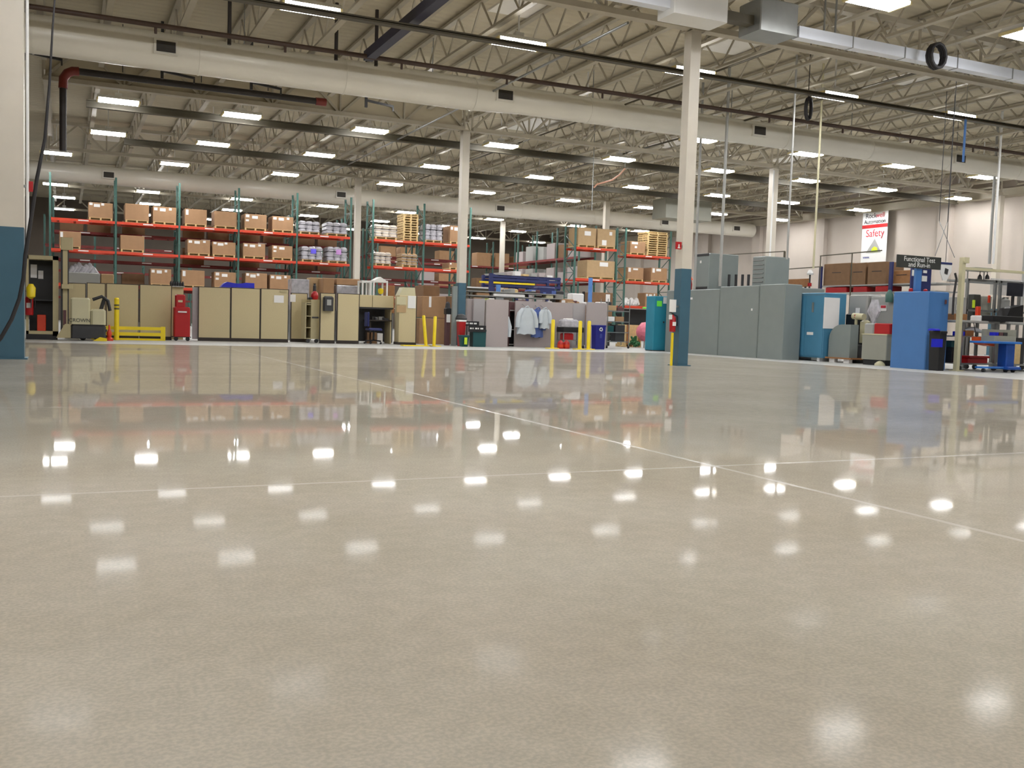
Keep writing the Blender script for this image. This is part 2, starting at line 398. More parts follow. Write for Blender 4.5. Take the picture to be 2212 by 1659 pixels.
duct(47.0, 6.75, .40, -2.2, 37.5, 'second cream round duct passing above the orange pallet racks', 9, [at(x, y, Y=46.6).x for x, y in ((235, 364), (737, 410), (1081, 441), (1436, 470), (1591, 487))])

# draft curtain of sheet metal under the second girder, left bay
struct('wall_1', MB().box(GX[0]+.2, 29.78, 7.1, GX[1]-.2, 29.84, DECK, M['deck']))

# beams that carry the lamp rows; dark olive paints in their unlit undersides
for y, x0, x1, z, h, lab in ((19.42, -2, 37.5, 6.79, .06, 'dark flat steel channel crossing under the nearest row of lamps'), (32.3, .6, 37.5, 6.90, .2, 'dark steel channel under the second row of lamps'), (38.7, 2.0, 37.5, 6.90, .2, 'dark steel channel under the third row of lamps'), (13.3, 6, 37.5, 7.35, .2, 'dark steel channel at the top right above the wide lamps'), (51, 4, 37.5, 6.95, .18, 'faint dark steel channel far back under the roof')):
    b = MB(); b.box(x0, y-.09, z, x1, y+.09, z+.04, M['steeldk']); b.box(x0, y-.012, z+.04, x1, y+.012, z+h, M['steeldk']); b.box(x0, y-.09, z+h, x1, y+.09, z+h+.03, M['steeldk'])
    solo('steel_channel', b, lab, 'beam', 'dark steel channels under the lamps')
# sprinkler mains
def pipe(name, pts, r, m, label, cat='pipe', group=None, n=10): return solo(name, MB().tube(pts, r, m, n), label, cat, group, smooth=True)
b = MB(); b.tube([(-2.4, 22.75, 7.02), (36.8, 22.75, 7.02)], .055, M['brown'], 10)
for i in range(14): b.tube([(-1+i*2.8, 22.75, 7.02), (-1+i*2.8, 22.75, 6.84)], .03, M['brown'], 8)
solo('sprinkler_main', b, 'dark brown sprinkler main with drop heads just above the nearest duct', 'pipe', smooth=True)
b = MB(); b.tube([(-.1+.35, 28.0, 6.98), (6.7, 28.0, 6.98)], .088, M['pipe'], 14)
t = thing('drain_pipe', 'thick black pipe with red elbow hung below the duct at left', 'pipe', (0, 28, 0))
b.build('pipe_run', t, smooth=True)
MB().tube([(.35, 28, 6.98), (.2, 28, 6.97), (.07, 28, 6.9), (-.02, 28, 6.76), (-.03, 28, 6.5)], .115, M['redpipe'], 14).build('elbow', t, smooth=True)
MB().tube([(-.03, 28, 6.5), (-.03, 28, 4.9)], .088, M['pipe'], 14).build('downpipe', t, smooth=True)
MB().tube([(6.55, 28, 6.98), (6.85, 28, 6.98)], .11, M['redpipe'], 14).build('coupling', t, smooth=True)
for x in (1.4, 3.4, 5.2): MB().bar((x, 28, 7.1), (x, 28, DECK), .02, M['dark']).build('hanger_rod', t)
b = MB(); b.box(6.52, 17.3, 6.98, 6.74, 23.0, 7.2, M['bluebeam'])
solo('monorail_beam', b, 'navy blue steel beam slanting from the duct to the top edge', 'beam')
pipe('bright_conduit', [(10.42, 17.3, 6.98), (10.42, 41.9, 6.98)], .03, M['galv'], 'thin shiny conduit crossing between the first and second ducts', 'conduit')
pipe('bright_conduit', [(14.6, 17.3, 7.15), (14.6, 41.9, 7.15)], .025, M['steeldk'], 'thin dark conduit right of the nearest column', 'conduit')
pipe('bright_conduit', [(18.9, 17.3, 7.2), (18.9, 41.9, 7.2)], .03, M['steeldk'], 'thin dark conduit under the joists above the grey enclosure', 'conduit')
pipe('bright_conduit', [(35.4, 24, 7.38), (35.4, 60, 7.38)], .08, M['steel'], 'pale pipe running back along the top of the right wall', 'pipe')
for i, (x, y0, z0, z1) in enumerate(((3.45, 23.4, 7.0, 8.2), (5.95, 23.4, 7.0, 8.2), (6.95, 23.4, 7.0, 8.2))):
    pipe('riser_pipe', [(x, y0, z0), (x, y0, DECK)], .045, M['pipe'], 'short black riser pipe above the duct, %s from the left' % ORD[i], 'pipe', 'black risers above the duct')
for i, (px_, py_) in enumerate(((385, 166), (575, 190), (820, 228), (95, 126))):
    p = at(px_, py_, Y=27.2)
    b = MB(); b.bar((p.x-.4, 27.2, p.z+.1), (p.x+.4, 27.2, p.z+.02), .06, M['dark']); b.bar((p.x-.4, 27.2, p.z-.1), (p.x-.4, 27.2, DECK), .07, M['dark']); b.bar((p.x+.4, 27.2, p.z-.12), (p.x+.4, 27.2, p.z+.05), .04, M['dark'])
    solo('sway_bracket', b, 'black angled bracket hanging behind the duct, %s' % ('near the black pipe left end', 'at the middle of the black pipe', 'right of the black pipe', 'beside the left column')[i], 'bracket', 'black brackets behind the duct')

# high-bay lamps
def lamp():
    t = thing('high_bay_lamp', 'x', 'lamp', (0, 0, 0))
    w, d, h = .58, .27, .09
    b = MB(); b.prism([(-d, -.0), (-d+.06, h), (d-.06, h), (d, 0)], 'x', -w, w, M['white']); b.build('housing', t)
    for s in (-1, 1):
        MB().box(-w+.03, s*.155-.09, -.055, w-.03, s*.155+.09, -.001, M['lens']).build('lens', t)
        MB().box(s*w-.025, -d, -.06, s*w+.025, d, 0, M['cap']).build('end_cap', t)
    MB().box(-.1, -.08, h, .1, .08, h+.12, M['white']).build('ballast_box', t)
    MB().bar((0, 0, h+.12), (0, 0, 1.33), .03, M['white']).build('hanger', t)
    return t
lamp0 = lamp(); used = False
ROWS = [
 (1.5, [(-5, 'a'), (0, 'a'), (4.6, 'a'), (9.2, 'a'), (13.7, 'a'), (18.3, 'a')]),
 (7.6, [(-5, 'a'), (0, 'a'), (4.6, 'a'), (9.2, 'a'), (13.7, 'a'), (18.3, 'a'), (22.9, 'a')]),
 (13.9, [(0.1, 'a'), (4.6, 'a'), (9.2, 'a'), (13.75, 'a'), (17.95, 'a'), (22.8, 'a'), (27.4, 'a')]),
 (19.85, [(-.1, 0), (4.5, 0), (9.15, 0), (13.74, 0), (18.33, 0), (22.73, 0), (27.5, 0), (32.1, 0)]),
 (26.7, [(9.25, 0), (14.2, 0), (18.95, 0), (23.5, 0), (27.85, 0), (32.3, 0), (36.2, 0)]),
 (31.4, [(1.46, 0), (5.03, 0), (9.17, 0), (13.92, 0), (18.75, 0), (23.3, 0), (27.65, 0), (31.95, 0), (36.5, 0)]),
 (37.2, [(1.4, 0), (4.95, 0), (8.87, 0), (13.6, 0), (18.3, 0), (23.12, 0), (27.56, 0), (31.7, 0), (36.3, 0)]),
 (43.2, [(-.28, 0), (4.2, 0), (8.8, 0), (13.6, 0), (18.26, 0), (22.92, 0), (27.45, 0), (32.0, 0), (36.3, 0)]),
 (49.6, [(4.1, 0), (8.8, 0), (13.5, 0), (18.1, 0), (22.9, 0), (27.5, 0), (32.42, 0)]),
 (54.0, [(-.4, 0), (3.95, 0), (8.7, 0), (13.4, 0), (18.0, 0), (23.6, 0), (29.3, 0), (34, 0)]),
 (60.0, [(0, 0), (4.5, 0), (9.1, 0), (13.7, 0), (18.3, 0), (23, 0), (28, 0), (33, 0)]),
 (67.0, [(0, 0), (4.5, 0), (9.1, 0), (13.7, 0), (18.3, 0), (23, 0), (28, 0), (33, 0)])]
RN = ['far behind the camera', 'above the camera', 'over the near open floor', 'along the nearest dark channel', 'in front of the long duct', 'just past the long duct', 'past the second dark channel', 'over the pallet rack aisle', 'above the orange racks', 'behind the second duct', 'far back under the roof', 'by the back wall']
for (y, xs), rn in zip(ROWS, RN):
    vis = 0
    for i, (x, fl) in enumerate(xs):
        if not used: t = lamp0; used = True
        else: t = copy_tree(lamp0)
        t.location = (x, 25.75 if (y == 26.7 and x < 15) else y, 7.02)
        t['label'] = 'lit white high bay lamp %s, %s from the left' % (rn, ORD[i]); t['group'] = 'high bay lamps under the roof'

# white busway with boxes along the nearest girder
t = thing('busway', 'white enamelled busway with grey boxes along the top right girder', 'busway', (9, 16, 6.8))
b = MB(); b.box(8.6, 15.9, 6.9, 10.5, 16.12, 7.18, M['busw'])
b.box(13.66, 15.9, 6.83, 30, 16.12, 7.06, M['busw'])
b.build('busway_run', t)
for x in (15.1, 16.6, 18.2, 20, 22): MB().box(x, 15.88, 6.82, x+.015, 16.13, 7.07, M['galv']).build('joint_band', t)
MB().bev(10.5, 15.75, 6.78, 11.75, 16.35, 7.5, M['white'], .02).build('switch_box', t)
MB().box(11.75, 15.9, 6.9, 12.5, 16.12, 7.08, M['steeldk']).build('link_channel', t)
MB().bev(12.5, 15.7, 6.76, 13.45, 16.4, 7.4, M['galv'], .02).build('tap_box', t)
MB().box(13.45, 15.95, 6.9, 13.66, 16.1, 7.0, M['dark']).build('gland', t)
for x in (14.4, 14.7, 21.5): MB().bar((x, 16, 7.06), (x, 16, 8.3), .03, M['galv']).build('hanger_rod', t)
p = at(2010, 125, Y=15.8)
b = MB()
for q in range(3): b.tube([(p.x+.22*math.cos(a/12*2*PI), 15.7-.06*q, p.z+.26*math.sin(a/12*2*PI)) for a in range(13)], .035, M['hose'], 8)
b.bar((p.x, 15.7, p.z+.2), (p.x, 15.9, 7.07), .02, M['hose']); solo('cable_coil', b, 'dark coil of cable hung on the white busway', 'cable coil', smooth=True)
p = at(1745, 235, Y=19.5)
b = MB()
for q in range(2): b.tube([(p.x+.09*math.cos(a/12*2*PI), 19.5-.05*q, p.z+.28*math.sin(a/12*2*PI)) for a in range(13)], .03, M['hose'], 8)
b.bar((p.x, 19.5, p.z+.28), (p.x, 19.5, DECK), .015, M['hose'])
solo('cable_coil', b, 'small dark coil hanging under the nearest channel', 'cable coil', smooth=True)

# vertical drops
def drop(px, yt, pxb, ybt, Y, r, m, label):
    a = at(px, yt, Y=Y); c_ = at(pxb, ybt, Y=Y)
    z1 = DECK
    pipe('service_drop', [(c_.x, Y, max(c_.z, .02)), (c_.x, Y, z1)], r, m, label, 'conduit', 'service drops from the roof')
drop(1508, 300, 1500, 625, 25.0, .04, M['grey2'], 'grey service drop just right of the nearest column')
drop(1565, 330, 1555, 618, 23.0, .045, M['grey2'], 'grey service drop ending on the grey enclosure')
drop(1718, 205, 1700, 560, 21.2, .03, M['grey2'], 'thin pale service drop above the steel blue cabinet')
drop(1779, 225, 1757, 580, 21.5, .03, M['cream'], 'thin cream service drop right of the pale one')
drop(2150, 400, 2137, 570, 24.5, .05, M['grey2'], 'pale service drop left of the far right column')
drop(2160, 400, 2145, 570, 22.5, .04, M['white'], 'white service drop right next to the pale one')
drop(2212, 420, 2205, 690, 22.0, .05, M['grey2'], 'grey service drop at the right edge')
a = at(2087, 258, Y=19.0)
solo('blue_strap', MB().bar((a.x, 19.015, a.z), (a.x, 19.015, DECK), .01, M['galv']).box(a.x-.03, 19.0, at(2085, 350, Y=19).z, a.x+.03, 19.03, a.z, M['lblue']), 'blue hanging strap below a lamp at the top right', 'strap')
pts = [at(x, y, Y=30.6) for x, y in ((1283, 405), (1290, 398), (1305, 394), (1322, 389), (1338, 378), (1350, 364))]
solo('peach_cable', MB().tube(pts, .03, M['peach'], 8).bar(pts[-1], (pts[-1].x, pts[-1].y, DECK), .012, M['galv']), 'peach coloured cable sagging between the lamps', 'cable', smooth=True)
solo('cable_dropper', MB().tube([(at(1282, 352, Y=30.5).x, 30.5, 4.9), (at(1282, 352, Y=30.5).x, 30.5, DECK)], .015, M['galv'], 6), 'thin wire dropper at the end of the peach cable', 'wire')
pts = [at(x, y, Y=15.2) for x, y in ((119, -10), (113, 70), (107, 180), (97, 300), (80, 385), (66, 480), (55, 550), (51, 600), (42, 645), (25, 690), (2, 730), (-20, 755))]
b = MB(); b.tube(pts, [.012, .014, .018, .022, .026, .028, .028, .028, .028, .028, .028, .028], M['hose'], 10)
solo('black_hose', b, 'long black hose drooping from the roof across the left column', 'hose', smooth=True)
pipe('white_conduit', [(-.52, 17.0, 1.9), (-.52, 17.0, 6.95)], .025, M['white'], 'white conduit on the edge of the left column', 'conduit')
b = MB().box(-.50, 16.98, 2.62, -.44, 17.0, 2.78, M['red']).box(-.575, 16.99, 2.68, -.50, 17.02, 2.72, M['galv'])
solo('red_sign', b, 'small red sign beside the left column', 'sign')

# big beige unit heater box and the safety banner
q = pb(1438, 431, 1538, 474, 40.0)
b = MB().bev(q[0], 40.0, q[3], q[1], 41.2, q[2], M['grey3'], .03); b.bar((q[0]+.4, 40.8, q[2]), (q[0]+.4, 40.8, DECK-.01), .04, M['steel']); b.bar((q[1]-.4, 40.8, q[2]), (q[1]-.4, 40.8, DECK-.01), .04, M['steel'])
solo('air_unit', b, 'large grey beige air handling box hung behind the nearest column', 'air unit')
t = thing('wall_banner', 'tall white safety banner hanging on the right wall', 'banner', (37.6, 37.3, 4.46))
MB().box(37.6, 36.5, 4.46, 37.62, 38.2, 7.1, M['white']).build('banner_sheet', t)
MB().box(37.585, 36.5, 6.2, 37.599, 38.2, 6.38, M['red']).build('red_band', t)
lettering('Rock', .36, (37.58, 37.62, 6.82), ROT_X, M['textk'], t); lettering('well', .36, (37.58, 37.0, 6.82), ROT_X, M['textr'], t)
lettering('Automation', .30, (37.58, 37.35, 6.52), ROT_X, M['textk'], t)
lettering('Safety', .52, (37.58, 37.3, 5.92), ROT_X, M['textr'], t)
lettering('www.', .2, (37.58, 37.8, 4.72), ROT_X, M['textb'], t)
b = MB(); b.prism([(37.85, 4.95), (36.85, 4.95), (37.3, 5.65)], 'x', 37.585, 37.598, M['grey2']); b.prism([(37.5, 4.97), (37.05, 4.97), (37.1, 5.18), (37.3, 5.25), (37.45, 5.15)], 'x', 37.57, 37.584, M['hiviz'])
b.build('printed_emblem', t)

# ------------------------------------------------------------------ pallet racks
def rack(xs, yf, zs, depth, top, label, um='green', bm='orange', foot=0):
    t = thing('pallet_rack', label, 'pallet rack', (xs[0], yf, 0))
    for x in xs:
        for yy in (yf, yf+depth-.08):
            b = MB().box(x-.04, yy, 0, x+.04, yy+.08, top, M[um]); b.box(x-.08, yy-.03, 0, x+.08, yy+.11, .015, M[um])
            b.build('upright', t)
        b = MB(); z = .3; k = 0
        while z < top-.7:
            b.bar((x, yf+.08, z if k % 2 else z+.6), (x, yf+depth-.08, z+.6 if k % 2 else z), .03, M[um]); b.bar((x, yf+.08, z), (x, yf+depth-.08, z), .03, M[um]); z += .6; k += 1
        b.build('frame_brace', t)
    for i in range(len(xs)-1):
        for z in zs:
            for yy in (yf-.045, yf+depth-.035):
                MB().box(xs[i]+.04, yy, z-.11, xs[i+1]-.04, yy+.045, z, M[bm]).build('beam', t)
            b = MB()
            for q in range(4):
                xx = xs[i]+.3+q*(xs[i+1]-xs[i]-.6)/3
                b.box(xx-.04, yf, z-.05, xx+.04, yf+depth-.04, z-.01, M['galv'])
            b.build('cross_support', t)
            bl = MB().box((xs[i]+xs[i+1])/2-.2, yf-.052, z-.075, (xs[i]+xs[i+1])/2+.2, yf-.046, z-.03, M['paper']); bl.build('beam_label', t)
    return t
YR = 44.5; ZT, ZM, ZL = 4.56, 3.30, 1.88
rx = [at(x, 550, Y=YR).x for x in (108, 250, 387, 515, 641, 757)]
rack(rx, YR, (ZL, ZM, ZT), 1.1, 6.4, 'long orange and green pallet rack behind the tan workstations')
rx2 = [at(x, 550, Y=YR).x for x in (805, 915, 1015)]
rack(rx2, YR, (ZL, ZM, ZT), 1.1, 6.4, 'two bay orange pallet rack left of the middle column')
r3 = [at(x, 570, Y=40.9).x for x in (1242, 1332)]; r4 = [at(x, 590, Y=44.0).x for x in (1350, 1447)]
Z3 = [at(1290, y, Y=40.9).z for y in (536, 603)]; Z4 = [at(1398, y, Y=44).z for y in (552, 609, 662)]
rack(r3, 40.9, Z3[::-1], 1.1, at(1242, 485, Y=40.9).z, 'single bay orange pallet rack behind the blue recycling bin')
rack(r4, 44.0, Z4[::-1], 1.1, at(1350, 492, Y=44).z, 'orange pallet rack seen just left of the nearest column')
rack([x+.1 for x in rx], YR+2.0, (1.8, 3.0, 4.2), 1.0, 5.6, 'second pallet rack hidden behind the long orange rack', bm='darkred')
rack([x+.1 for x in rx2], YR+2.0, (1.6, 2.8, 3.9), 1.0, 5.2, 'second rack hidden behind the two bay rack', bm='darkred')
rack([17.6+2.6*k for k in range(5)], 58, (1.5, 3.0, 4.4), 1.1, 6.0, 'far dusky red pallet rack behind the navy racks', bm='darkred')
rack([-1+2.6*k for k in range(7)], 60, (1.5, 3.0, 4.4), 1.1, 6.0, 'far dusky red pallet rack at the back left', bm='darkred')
# rack running away from the camera
t = thing('pallet_rack', 'dusky red pallet rack running away behind the navy racks', 'pallet rack', (25.3, 46, 0))
ys = [46.2+2.6*k for k in range(5)]
for y in ys:
    for xx in (25.3, 26.3): MB().box(xx-.04, y-.04, 0, xx+.04, y+.04, 6.2, M['green']).build('upright', t)
for i in range(4):
    for z in (1.6, 3.1, 4.5):
        for xx in (25.3, 26.3): MB().box(xx-.03, ys[i]+.04, z-.12, xx+.03, ys[i+1]-.04, z, M['darkred']).build('beam', t)

# ------------------------------------------------------------------ cartons, pallets
def pallet(x0, x1, y, d, z, group, label):
    b = MB(); h = .12; m = M['wood']
    for i in range(5):
        yy = y+(d-.1)*i/4; b.box(x0, yy, z+h-.02, x1, yy+.1, z+h, m)
    for i in range(3):
        xx = x0+(x1-x0-.07)*i/2; b.box(xx, y, z+.018, xx+.07, y+d, z+h-.02, m)
    for i in range(3):
        yy = y+(d-.1)*i/2; b.box(x0, yy, z, x1, yy+.1, z+.018, m)
    return solo('wooden_pallet', b, label, 'pallet', group)
def carton(x0, x1, y, d, z0, z1, label, group, m='carton', labels=((.06, .9, .16, .14), (.25, .86, .2, .14)), tape=True, name='cardboard_carton', lm='paper'):
    t = thing(name, label, 'box', ((x0+x1)/2, y+d/2, z0), group)
    MB().bev(x0, y, z0, x1, y+d, z1, M[m], .015).build('carton_body', t)
    w, h = x1-x0, z1-z0
    if tape: MB().box((x0+x1)/2-.025, y+.02, z1, (x0+x1)/2+.025, y+d-.02, z1+.003, M['carton2']).build('packing_tape', t)
    for u, v, lw, lh in labels:
        MB().box(x0+u*w, y-.004, z0+v*h-lh*h, x0+(u+lw)*w, y-.001, z0+v*h, M[lm]).build('paper_label', t)
    return t
LA = ((.04, .96, .13, .16), (.22, .9, .25, .2), (.52, .98, .12, .16)); LB = ((.05, .94, .12, .35),); LC = ((.05, .92, .15, .18), (.3, .9, .24, .2), (.68, .95, .12, .16)); LD = ((.06, .95, .16, .2), (.34, .88, .26, .2), (.06, .6, .14, .14))
def shelfload(px, Y, Z, lab, group, **k):
    x0, yt, x1 = px; X0_, X1_, zt, _ = pb(x0, yt, x1, yt+30, Y+.05)
    kind = k.pop('kind', 'carton')
    pallet(X0_+.02, X1_-.02, Y+.05, 1.0, Z, 'pallets under the racked loads', 'pale pallet under the '+' '.join(lab.split()[:11]))
    z0 = Z+.12
    if kind == 'carton': carton(X0_, X1_, Y+.05, .98, z0, zt, lab, group, **k)
    else: wrapped(X0_, X1_, Y+.05, .95, z0, zt, lab, group, **k)
def wrapped(x0, x1, y, d, z0, z1, label, group, m='wrap', paper=None):
    """stretch-wrapped load: layers of bulging packs under film"""
    t = thing('wrapped_load', label, 'wrapped pallet load', ((x0+x1)/2, y+d/2, z0), group)
    b = MB(); nl = 3; h = (z1-z0)/nl
    for i in range(nl):
        for j in range(3):
            a = x0+(x1-x0)*j/3; c_ = x0+(x1-x0)*(j+1)/3; s = .02*(i % 2)
            b.bev(a+.005, y+s, z0+i*h, c_-.005, y+d-s, z0+(i+1)*h-.012, M[m], .05)
    b.build('packs', t)
    b = MB()
    for i in range(4):
        z = z0+(z1-z0)*(i+.3)/4; b.tube([(x0-.01, y-.012, z), (x1+.01, y-.012, z-.02)], .012, M['wrap'], 6)
    b.build('film_band', t)
    if paper: MB().box(x0+(x1-x0)*.42, y-.03, z0+(z1-z0)*.45, x0+(x1-x0)*.68, y-.026, z0+(z1-z0)*.8, M[paper]).build('paper_label', t)
def pstack(px, Y, Z, n, lab):
    x0, yt, x1 = px; X0_, X1_, zt, _ = pb(x0, yt, x1, yt+50, Y+.05); h = (zt-Z)/n
    for i in range(n):
        b = MB(); z = Z+i*h; m = M['wood']; dx = random.uniform(-.02, .02)
        for q in range(5): yy = Y+.05+.9*q/4; b.box(X0_+dx, yy, z+h*.8, X1_+dx, yy+.1, z+h-.002, m)
        for q in range(3): xx = X0_+dx+(X1_-X0_-.08)*q/2; b.box(xx, Y+.05, z+h*.16, xx+.08, Y+1.05, z+h*.8, m)
        for q in range(3): yy = Y+.05+.9*q/2; b.box(X0_+dx, yy, z, X1_+dx, yy+.1, z+h*.16, m)
        solo('wooden_pallet', b, 'empty pallet, %s from the bottom of the %s' % (ORD[i], lab), 'pallet', 'empty pallets in the '+lab)
GT, GM, GL = 'cartons on the top rack shelf', 'cartons on the middle rack shelf', 'cartons on the low rack shelf'
for px, lab, lb in (((191, 438, 244), 'brown carton alone in the leftmost top rack bay', LA), ((270, 441, 322), 'plain brown carton in the second top bay', ()), ((330, 447, 381), 'labelled brown carton right of the plain one, top shelf', LC),
                    ((399, 452, 447), 'brown carton with one edge label in the third top bay', LB), ((463, 457, 512), 'plain brown carton touching the upright, third top bay', ()), ((528, 463, 576), 'brown carton with two labels in the fourth top bay', LD), ((588, 468, 634), 'brown carton at the right of the fourth top bay', LC)):
    shelfload(px, YR, ZT, lab, GT, labels=lb)
shelfload((647, 477, 691), YR, ZT, 'silver stretch wrapped load at the left of the fifth top bay', 'stretch wrapped loads', kind='wrap')
shelfload((705, 480, 750), YR, ZT, 'silver stretch wrapped load next to the last upright on top', 'stretch wrapped loads', kind='wrap')
for px, lab, lb in (((128, 500, 175), 'brown carton with white lid strip behind the lift mast', LB), ((260, 509, 312), 'brown carton alone in the second middle bay', ()), ((405, 518, 454), 'brown carton with a row of labels, third middle bay', LC), ((459, 523, 509), 'brown carton with left labels, right of the labelled row', LA),
                    ((525, 526, 573), 'sagging brown carton in the fourth middle bay', LC), ((588, 531, 632), 'brown carton with three small labels, fourth middle bay', LD)):
    shelfload(px, YR, ZM, lab, GM, labels=lb)
shelfload((652, 532, 697), YR, ZM, 'silver wrapped load with a violet paper', 'stretch wrapped loads', kind='wrap', paper='purple')
shelfload((708, 533, 750), YR, ZM, 'silver wrapped load with a lilac paper', 'stretch wrapped loads', kind='wrap', paper='lilac')
for px, lab, lb in (((325, 581, 370), 'brown carton behind the tan panels left of the bottle tray', LC), ((392, 584, 442), 'brown carton with a white lid above the red cabinet', LB), ((463, 588, 510), 'brown carton behind the blue cloth', LD), ((530, 590, 577), 'brown carton right of the blue cloth', LA), ((583, 594, 628), 'brown carton above the panel with the notice', LC)):
    shelfload(px, YR, ZL, lab, GL, labels=lb)
shelfload((810, 485, 858), YR, ZT, 'white wrapped load left of the tall pallet stack', 'stretch wrapped loads', kind='wrap', m='wrapw')
pstack((872, 462, 904), YR, ZT, 11, 'tall pallet stack on the two bay rack')
shelfload((918, 484, 956), YR, ZT, 'grey banded load right of the tall pallet stack', 'stretch wrapped loads', kind='wrap')
shelfload((972, 488, 1003), YR, ZT, 'brown carton half hidden by the middle column', GT, labels=LC)
shelfload((810, 544, 845), YR, ZM, 'pink brown sacks on the two bay rack', 'stretch wrapped loads', kind='wrap', m='wrapw')
shelfload((868, 547, 902), YR, ZM, 'tan sacks right of the pink brown ones', 'stretch wrapped loads', kind='wrap', m='carton2')
shelfload((970, 568, 1000), YR, ZM, 'low carton beside the middle column', GM, labels=LB)
shelfload((1249, 492, 1288), 40.9, Z3[0], 'cream taped carton, left one above the recycling bin', GT, m='carton2', labels=((.35, .8, .35, .25),))
shelfload((1291, 495, 1330), 40.9, Z3[0], 'cream taped carton with a slanted paper, right of its twin', GT, m='carton2', labels=((.65, .85, .15, .2), (.25, .35, .25, .3)))
shelfload((1268, 563, 1328), 40.9, Z3[1], 'wide pale carton on the lower shelf above the recycling bin', GM, m='carton2', labels=((.45, .9, .3, .25),))
shelfload((1361, 522, 1394), 44.0, Z4[0], 'brown carton beside the right pallet stack', GT, labels=((.1, .95, .4, .2), (.3, .6, .15, .2)))
pstack((1399, 501, 1442), 44.0, Z4[0], 11, 'pallet stack beside the nearest column')
shelfload((1355, 578, 1390), 44.0, Z4[1], 'brown carton on the middle shelf left of its shadowed twin', GM, labels=((.06, .95, .15, .35), (.35, .93, .3, .15)))
shelfload((1407, 579, 1441), 44.0, Z4[1], 'brown carton on the middle shelf next to the nearest column', GM, labels=((.06, .95, .15, .35), (.3, .93, .3, .2)))
# things on the second rack row, seen through the first
k = 0
for i in range(5):
    for z, hs in ((1.8, .8), (3.0, .85), (4.2, .7)):
        for s in (.25, 1.35):
            if random.random() < .35: continue
            k += 1; x = rx[i]+.1+s
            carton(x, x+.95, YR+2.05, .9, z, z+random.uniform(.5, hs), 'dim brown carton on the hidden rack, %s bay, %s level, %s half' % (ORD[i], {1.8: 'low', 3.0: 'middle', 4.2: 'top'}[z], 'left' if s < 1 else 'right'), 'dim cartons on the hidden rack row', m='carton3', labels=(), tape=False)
for i, y in enumerate((46.6, 47.8, 49.2, 50.6, 52, 53.4)):
    for z in (1.6, 3.1, 4.5):
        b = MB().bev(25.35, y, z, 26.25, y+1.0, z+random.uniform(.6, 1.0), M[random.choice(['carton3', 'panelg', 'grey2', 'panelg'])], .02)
        solo('stored_box', b, 'dim box on the rack running away, %s from the camera, %s level' % (ORD[i], {1.6: 'low', 3.1: 'middle', 4.5: 'top'}[z]), 'box', 'dim boxes on the rack running away')
for i in range(12):
    for z in (1.5, 3.0, 4.4):
        if random.random() < .3: continue
        x = (17.8+1.3*i) if i < 8 else None
        if x is None or x > 27: continue
        b = MB().bev(x, 58.1, z, x+1.0, 59.0, z+random.uniform(.6, 1.1), M[random.choice(['carton3', 'carton', 'panelg'])], .02)
        solo('stored_box', b, 'far dim carton on the dusky red rack, %s from the left, %s level' % (ORD[i], {1.5: 'low', 3.0: 'middle', 4.4: 'top'}[z]), 'box', 'far dim cartons')

# ------------------------------------------------------------------ left machine corner
q = pb(56, 552, 126, 724, 27.6)
fx0, fx1, fz1 = q[0], q[1], q[2]
t = thing('machine_cage', 'tall beige framed cabinet open to its dark inside at left', 'cage', ((fx0+fx1)/2, 27.6, 0))
b = MB()
b.box(fx0, 27.6, .14, fx0+.06, 27.75, fz1, M['beige']); b.box(fx1-.13, 27.6, .1, fx1, 28.3, fz1, M['beige'])
b.box(fx0, 27.6, fz1-.1, fx1, 28.3, fz1, M['beige']); b.box(fx0, 27.6, .14, fx1, 28.3, .22, M['beige'])
b.build('frame', t)
MB().box(fx0+.06, 28.2, .22, fx1-.13, 28.28, fz1-.1, M['black']).build('back_panel', t)
MB().box(fx0, 27.6, 0, fx1-.02, 28.3, .14, M['black']).build('plinth', t)
MB().box(fx0+.06, 27.9, 1.0, fx1-.13, 28.2, 1.03, M['dark']).build('shelf', t)
for u, v, w_, h_ in ((.12, .82, .2, .16), (.36, .78, .16, .1)):
    W_, H_ = fx1-fx0, fz1
    MB().box(fx0+u*W_, 28.185, v*H_-h_*H_*.5, fx0+(u+w_)*W_, 28.195, v*H_+h_*H_*.5, M['paper']).build('notice', t)
def pxsolo(name, x0, yt, x1, yb, Y, d, m, label, cat, group=None, r=.01, floor=False):
    a, c_, zt, zb = pb(x0, yt, x1, yb, Y)
    if floor: zb = 0
    return solo(name, MB().bev(a, Y, zb, c_, Y+d, zt, M[m], r), label, cat, group)
def extinguisher(x, y, z0, h, label, tagside=-1):
    r = h*.16
    t = thing('fire_extinguisher', label, 'fire extinguisher', (x, y, z0))
    MB().lathe(x, y, [(r*.9, z0), (r, z0+.02), (r, z0+h*.68), (r*.75, z0+h*.76), (r*.3, z0+h*.82), (r*.3, z0+h*.86)], M['red']).build('cylinder', t, smooth=True)
    b = MB().box(x-.02, y-.02, z0+h*.86, x+.02, y+.02, z0+h*.93, M['dark']); b.bar((x, y, z0+h*.93), (x-.09, y, z0+h*.99), .02, M['dark']); b.build('valve_handle', t)
    MB().tube([(x+.01, y, z0+h*.88), (x+r+.03, y-.01, z0+h*.8), (x+r+.04, y-.02, z0+h*.5), (x+r+.03, y-.02, z0+h*.3)], .012, M['black'], 8).build('hose', t, smooth=True)
    MB().box(x-r*.6, y-r-.004, z0+h*.3, x+r*.6, y-r+.01, z0+h*.5, M['paper']).build('instruction_label', t)
    MB().box(x-r-.02, y-.1, z0+h*.62, x-r-.016, y+.02, z0+h*.86, M['paper']).build('inspection_tag', t)
    return t
extinguisher(at(63, 650, Y=27.51).x, 27.51, .62, .62, 'red fire extinguisher beside the left column')
pxsolo('red_bin', 80, 680, 99, 718, 27.8, .35, 'orange', 'orange red bin inside the beige framed cabinet', 'bin')
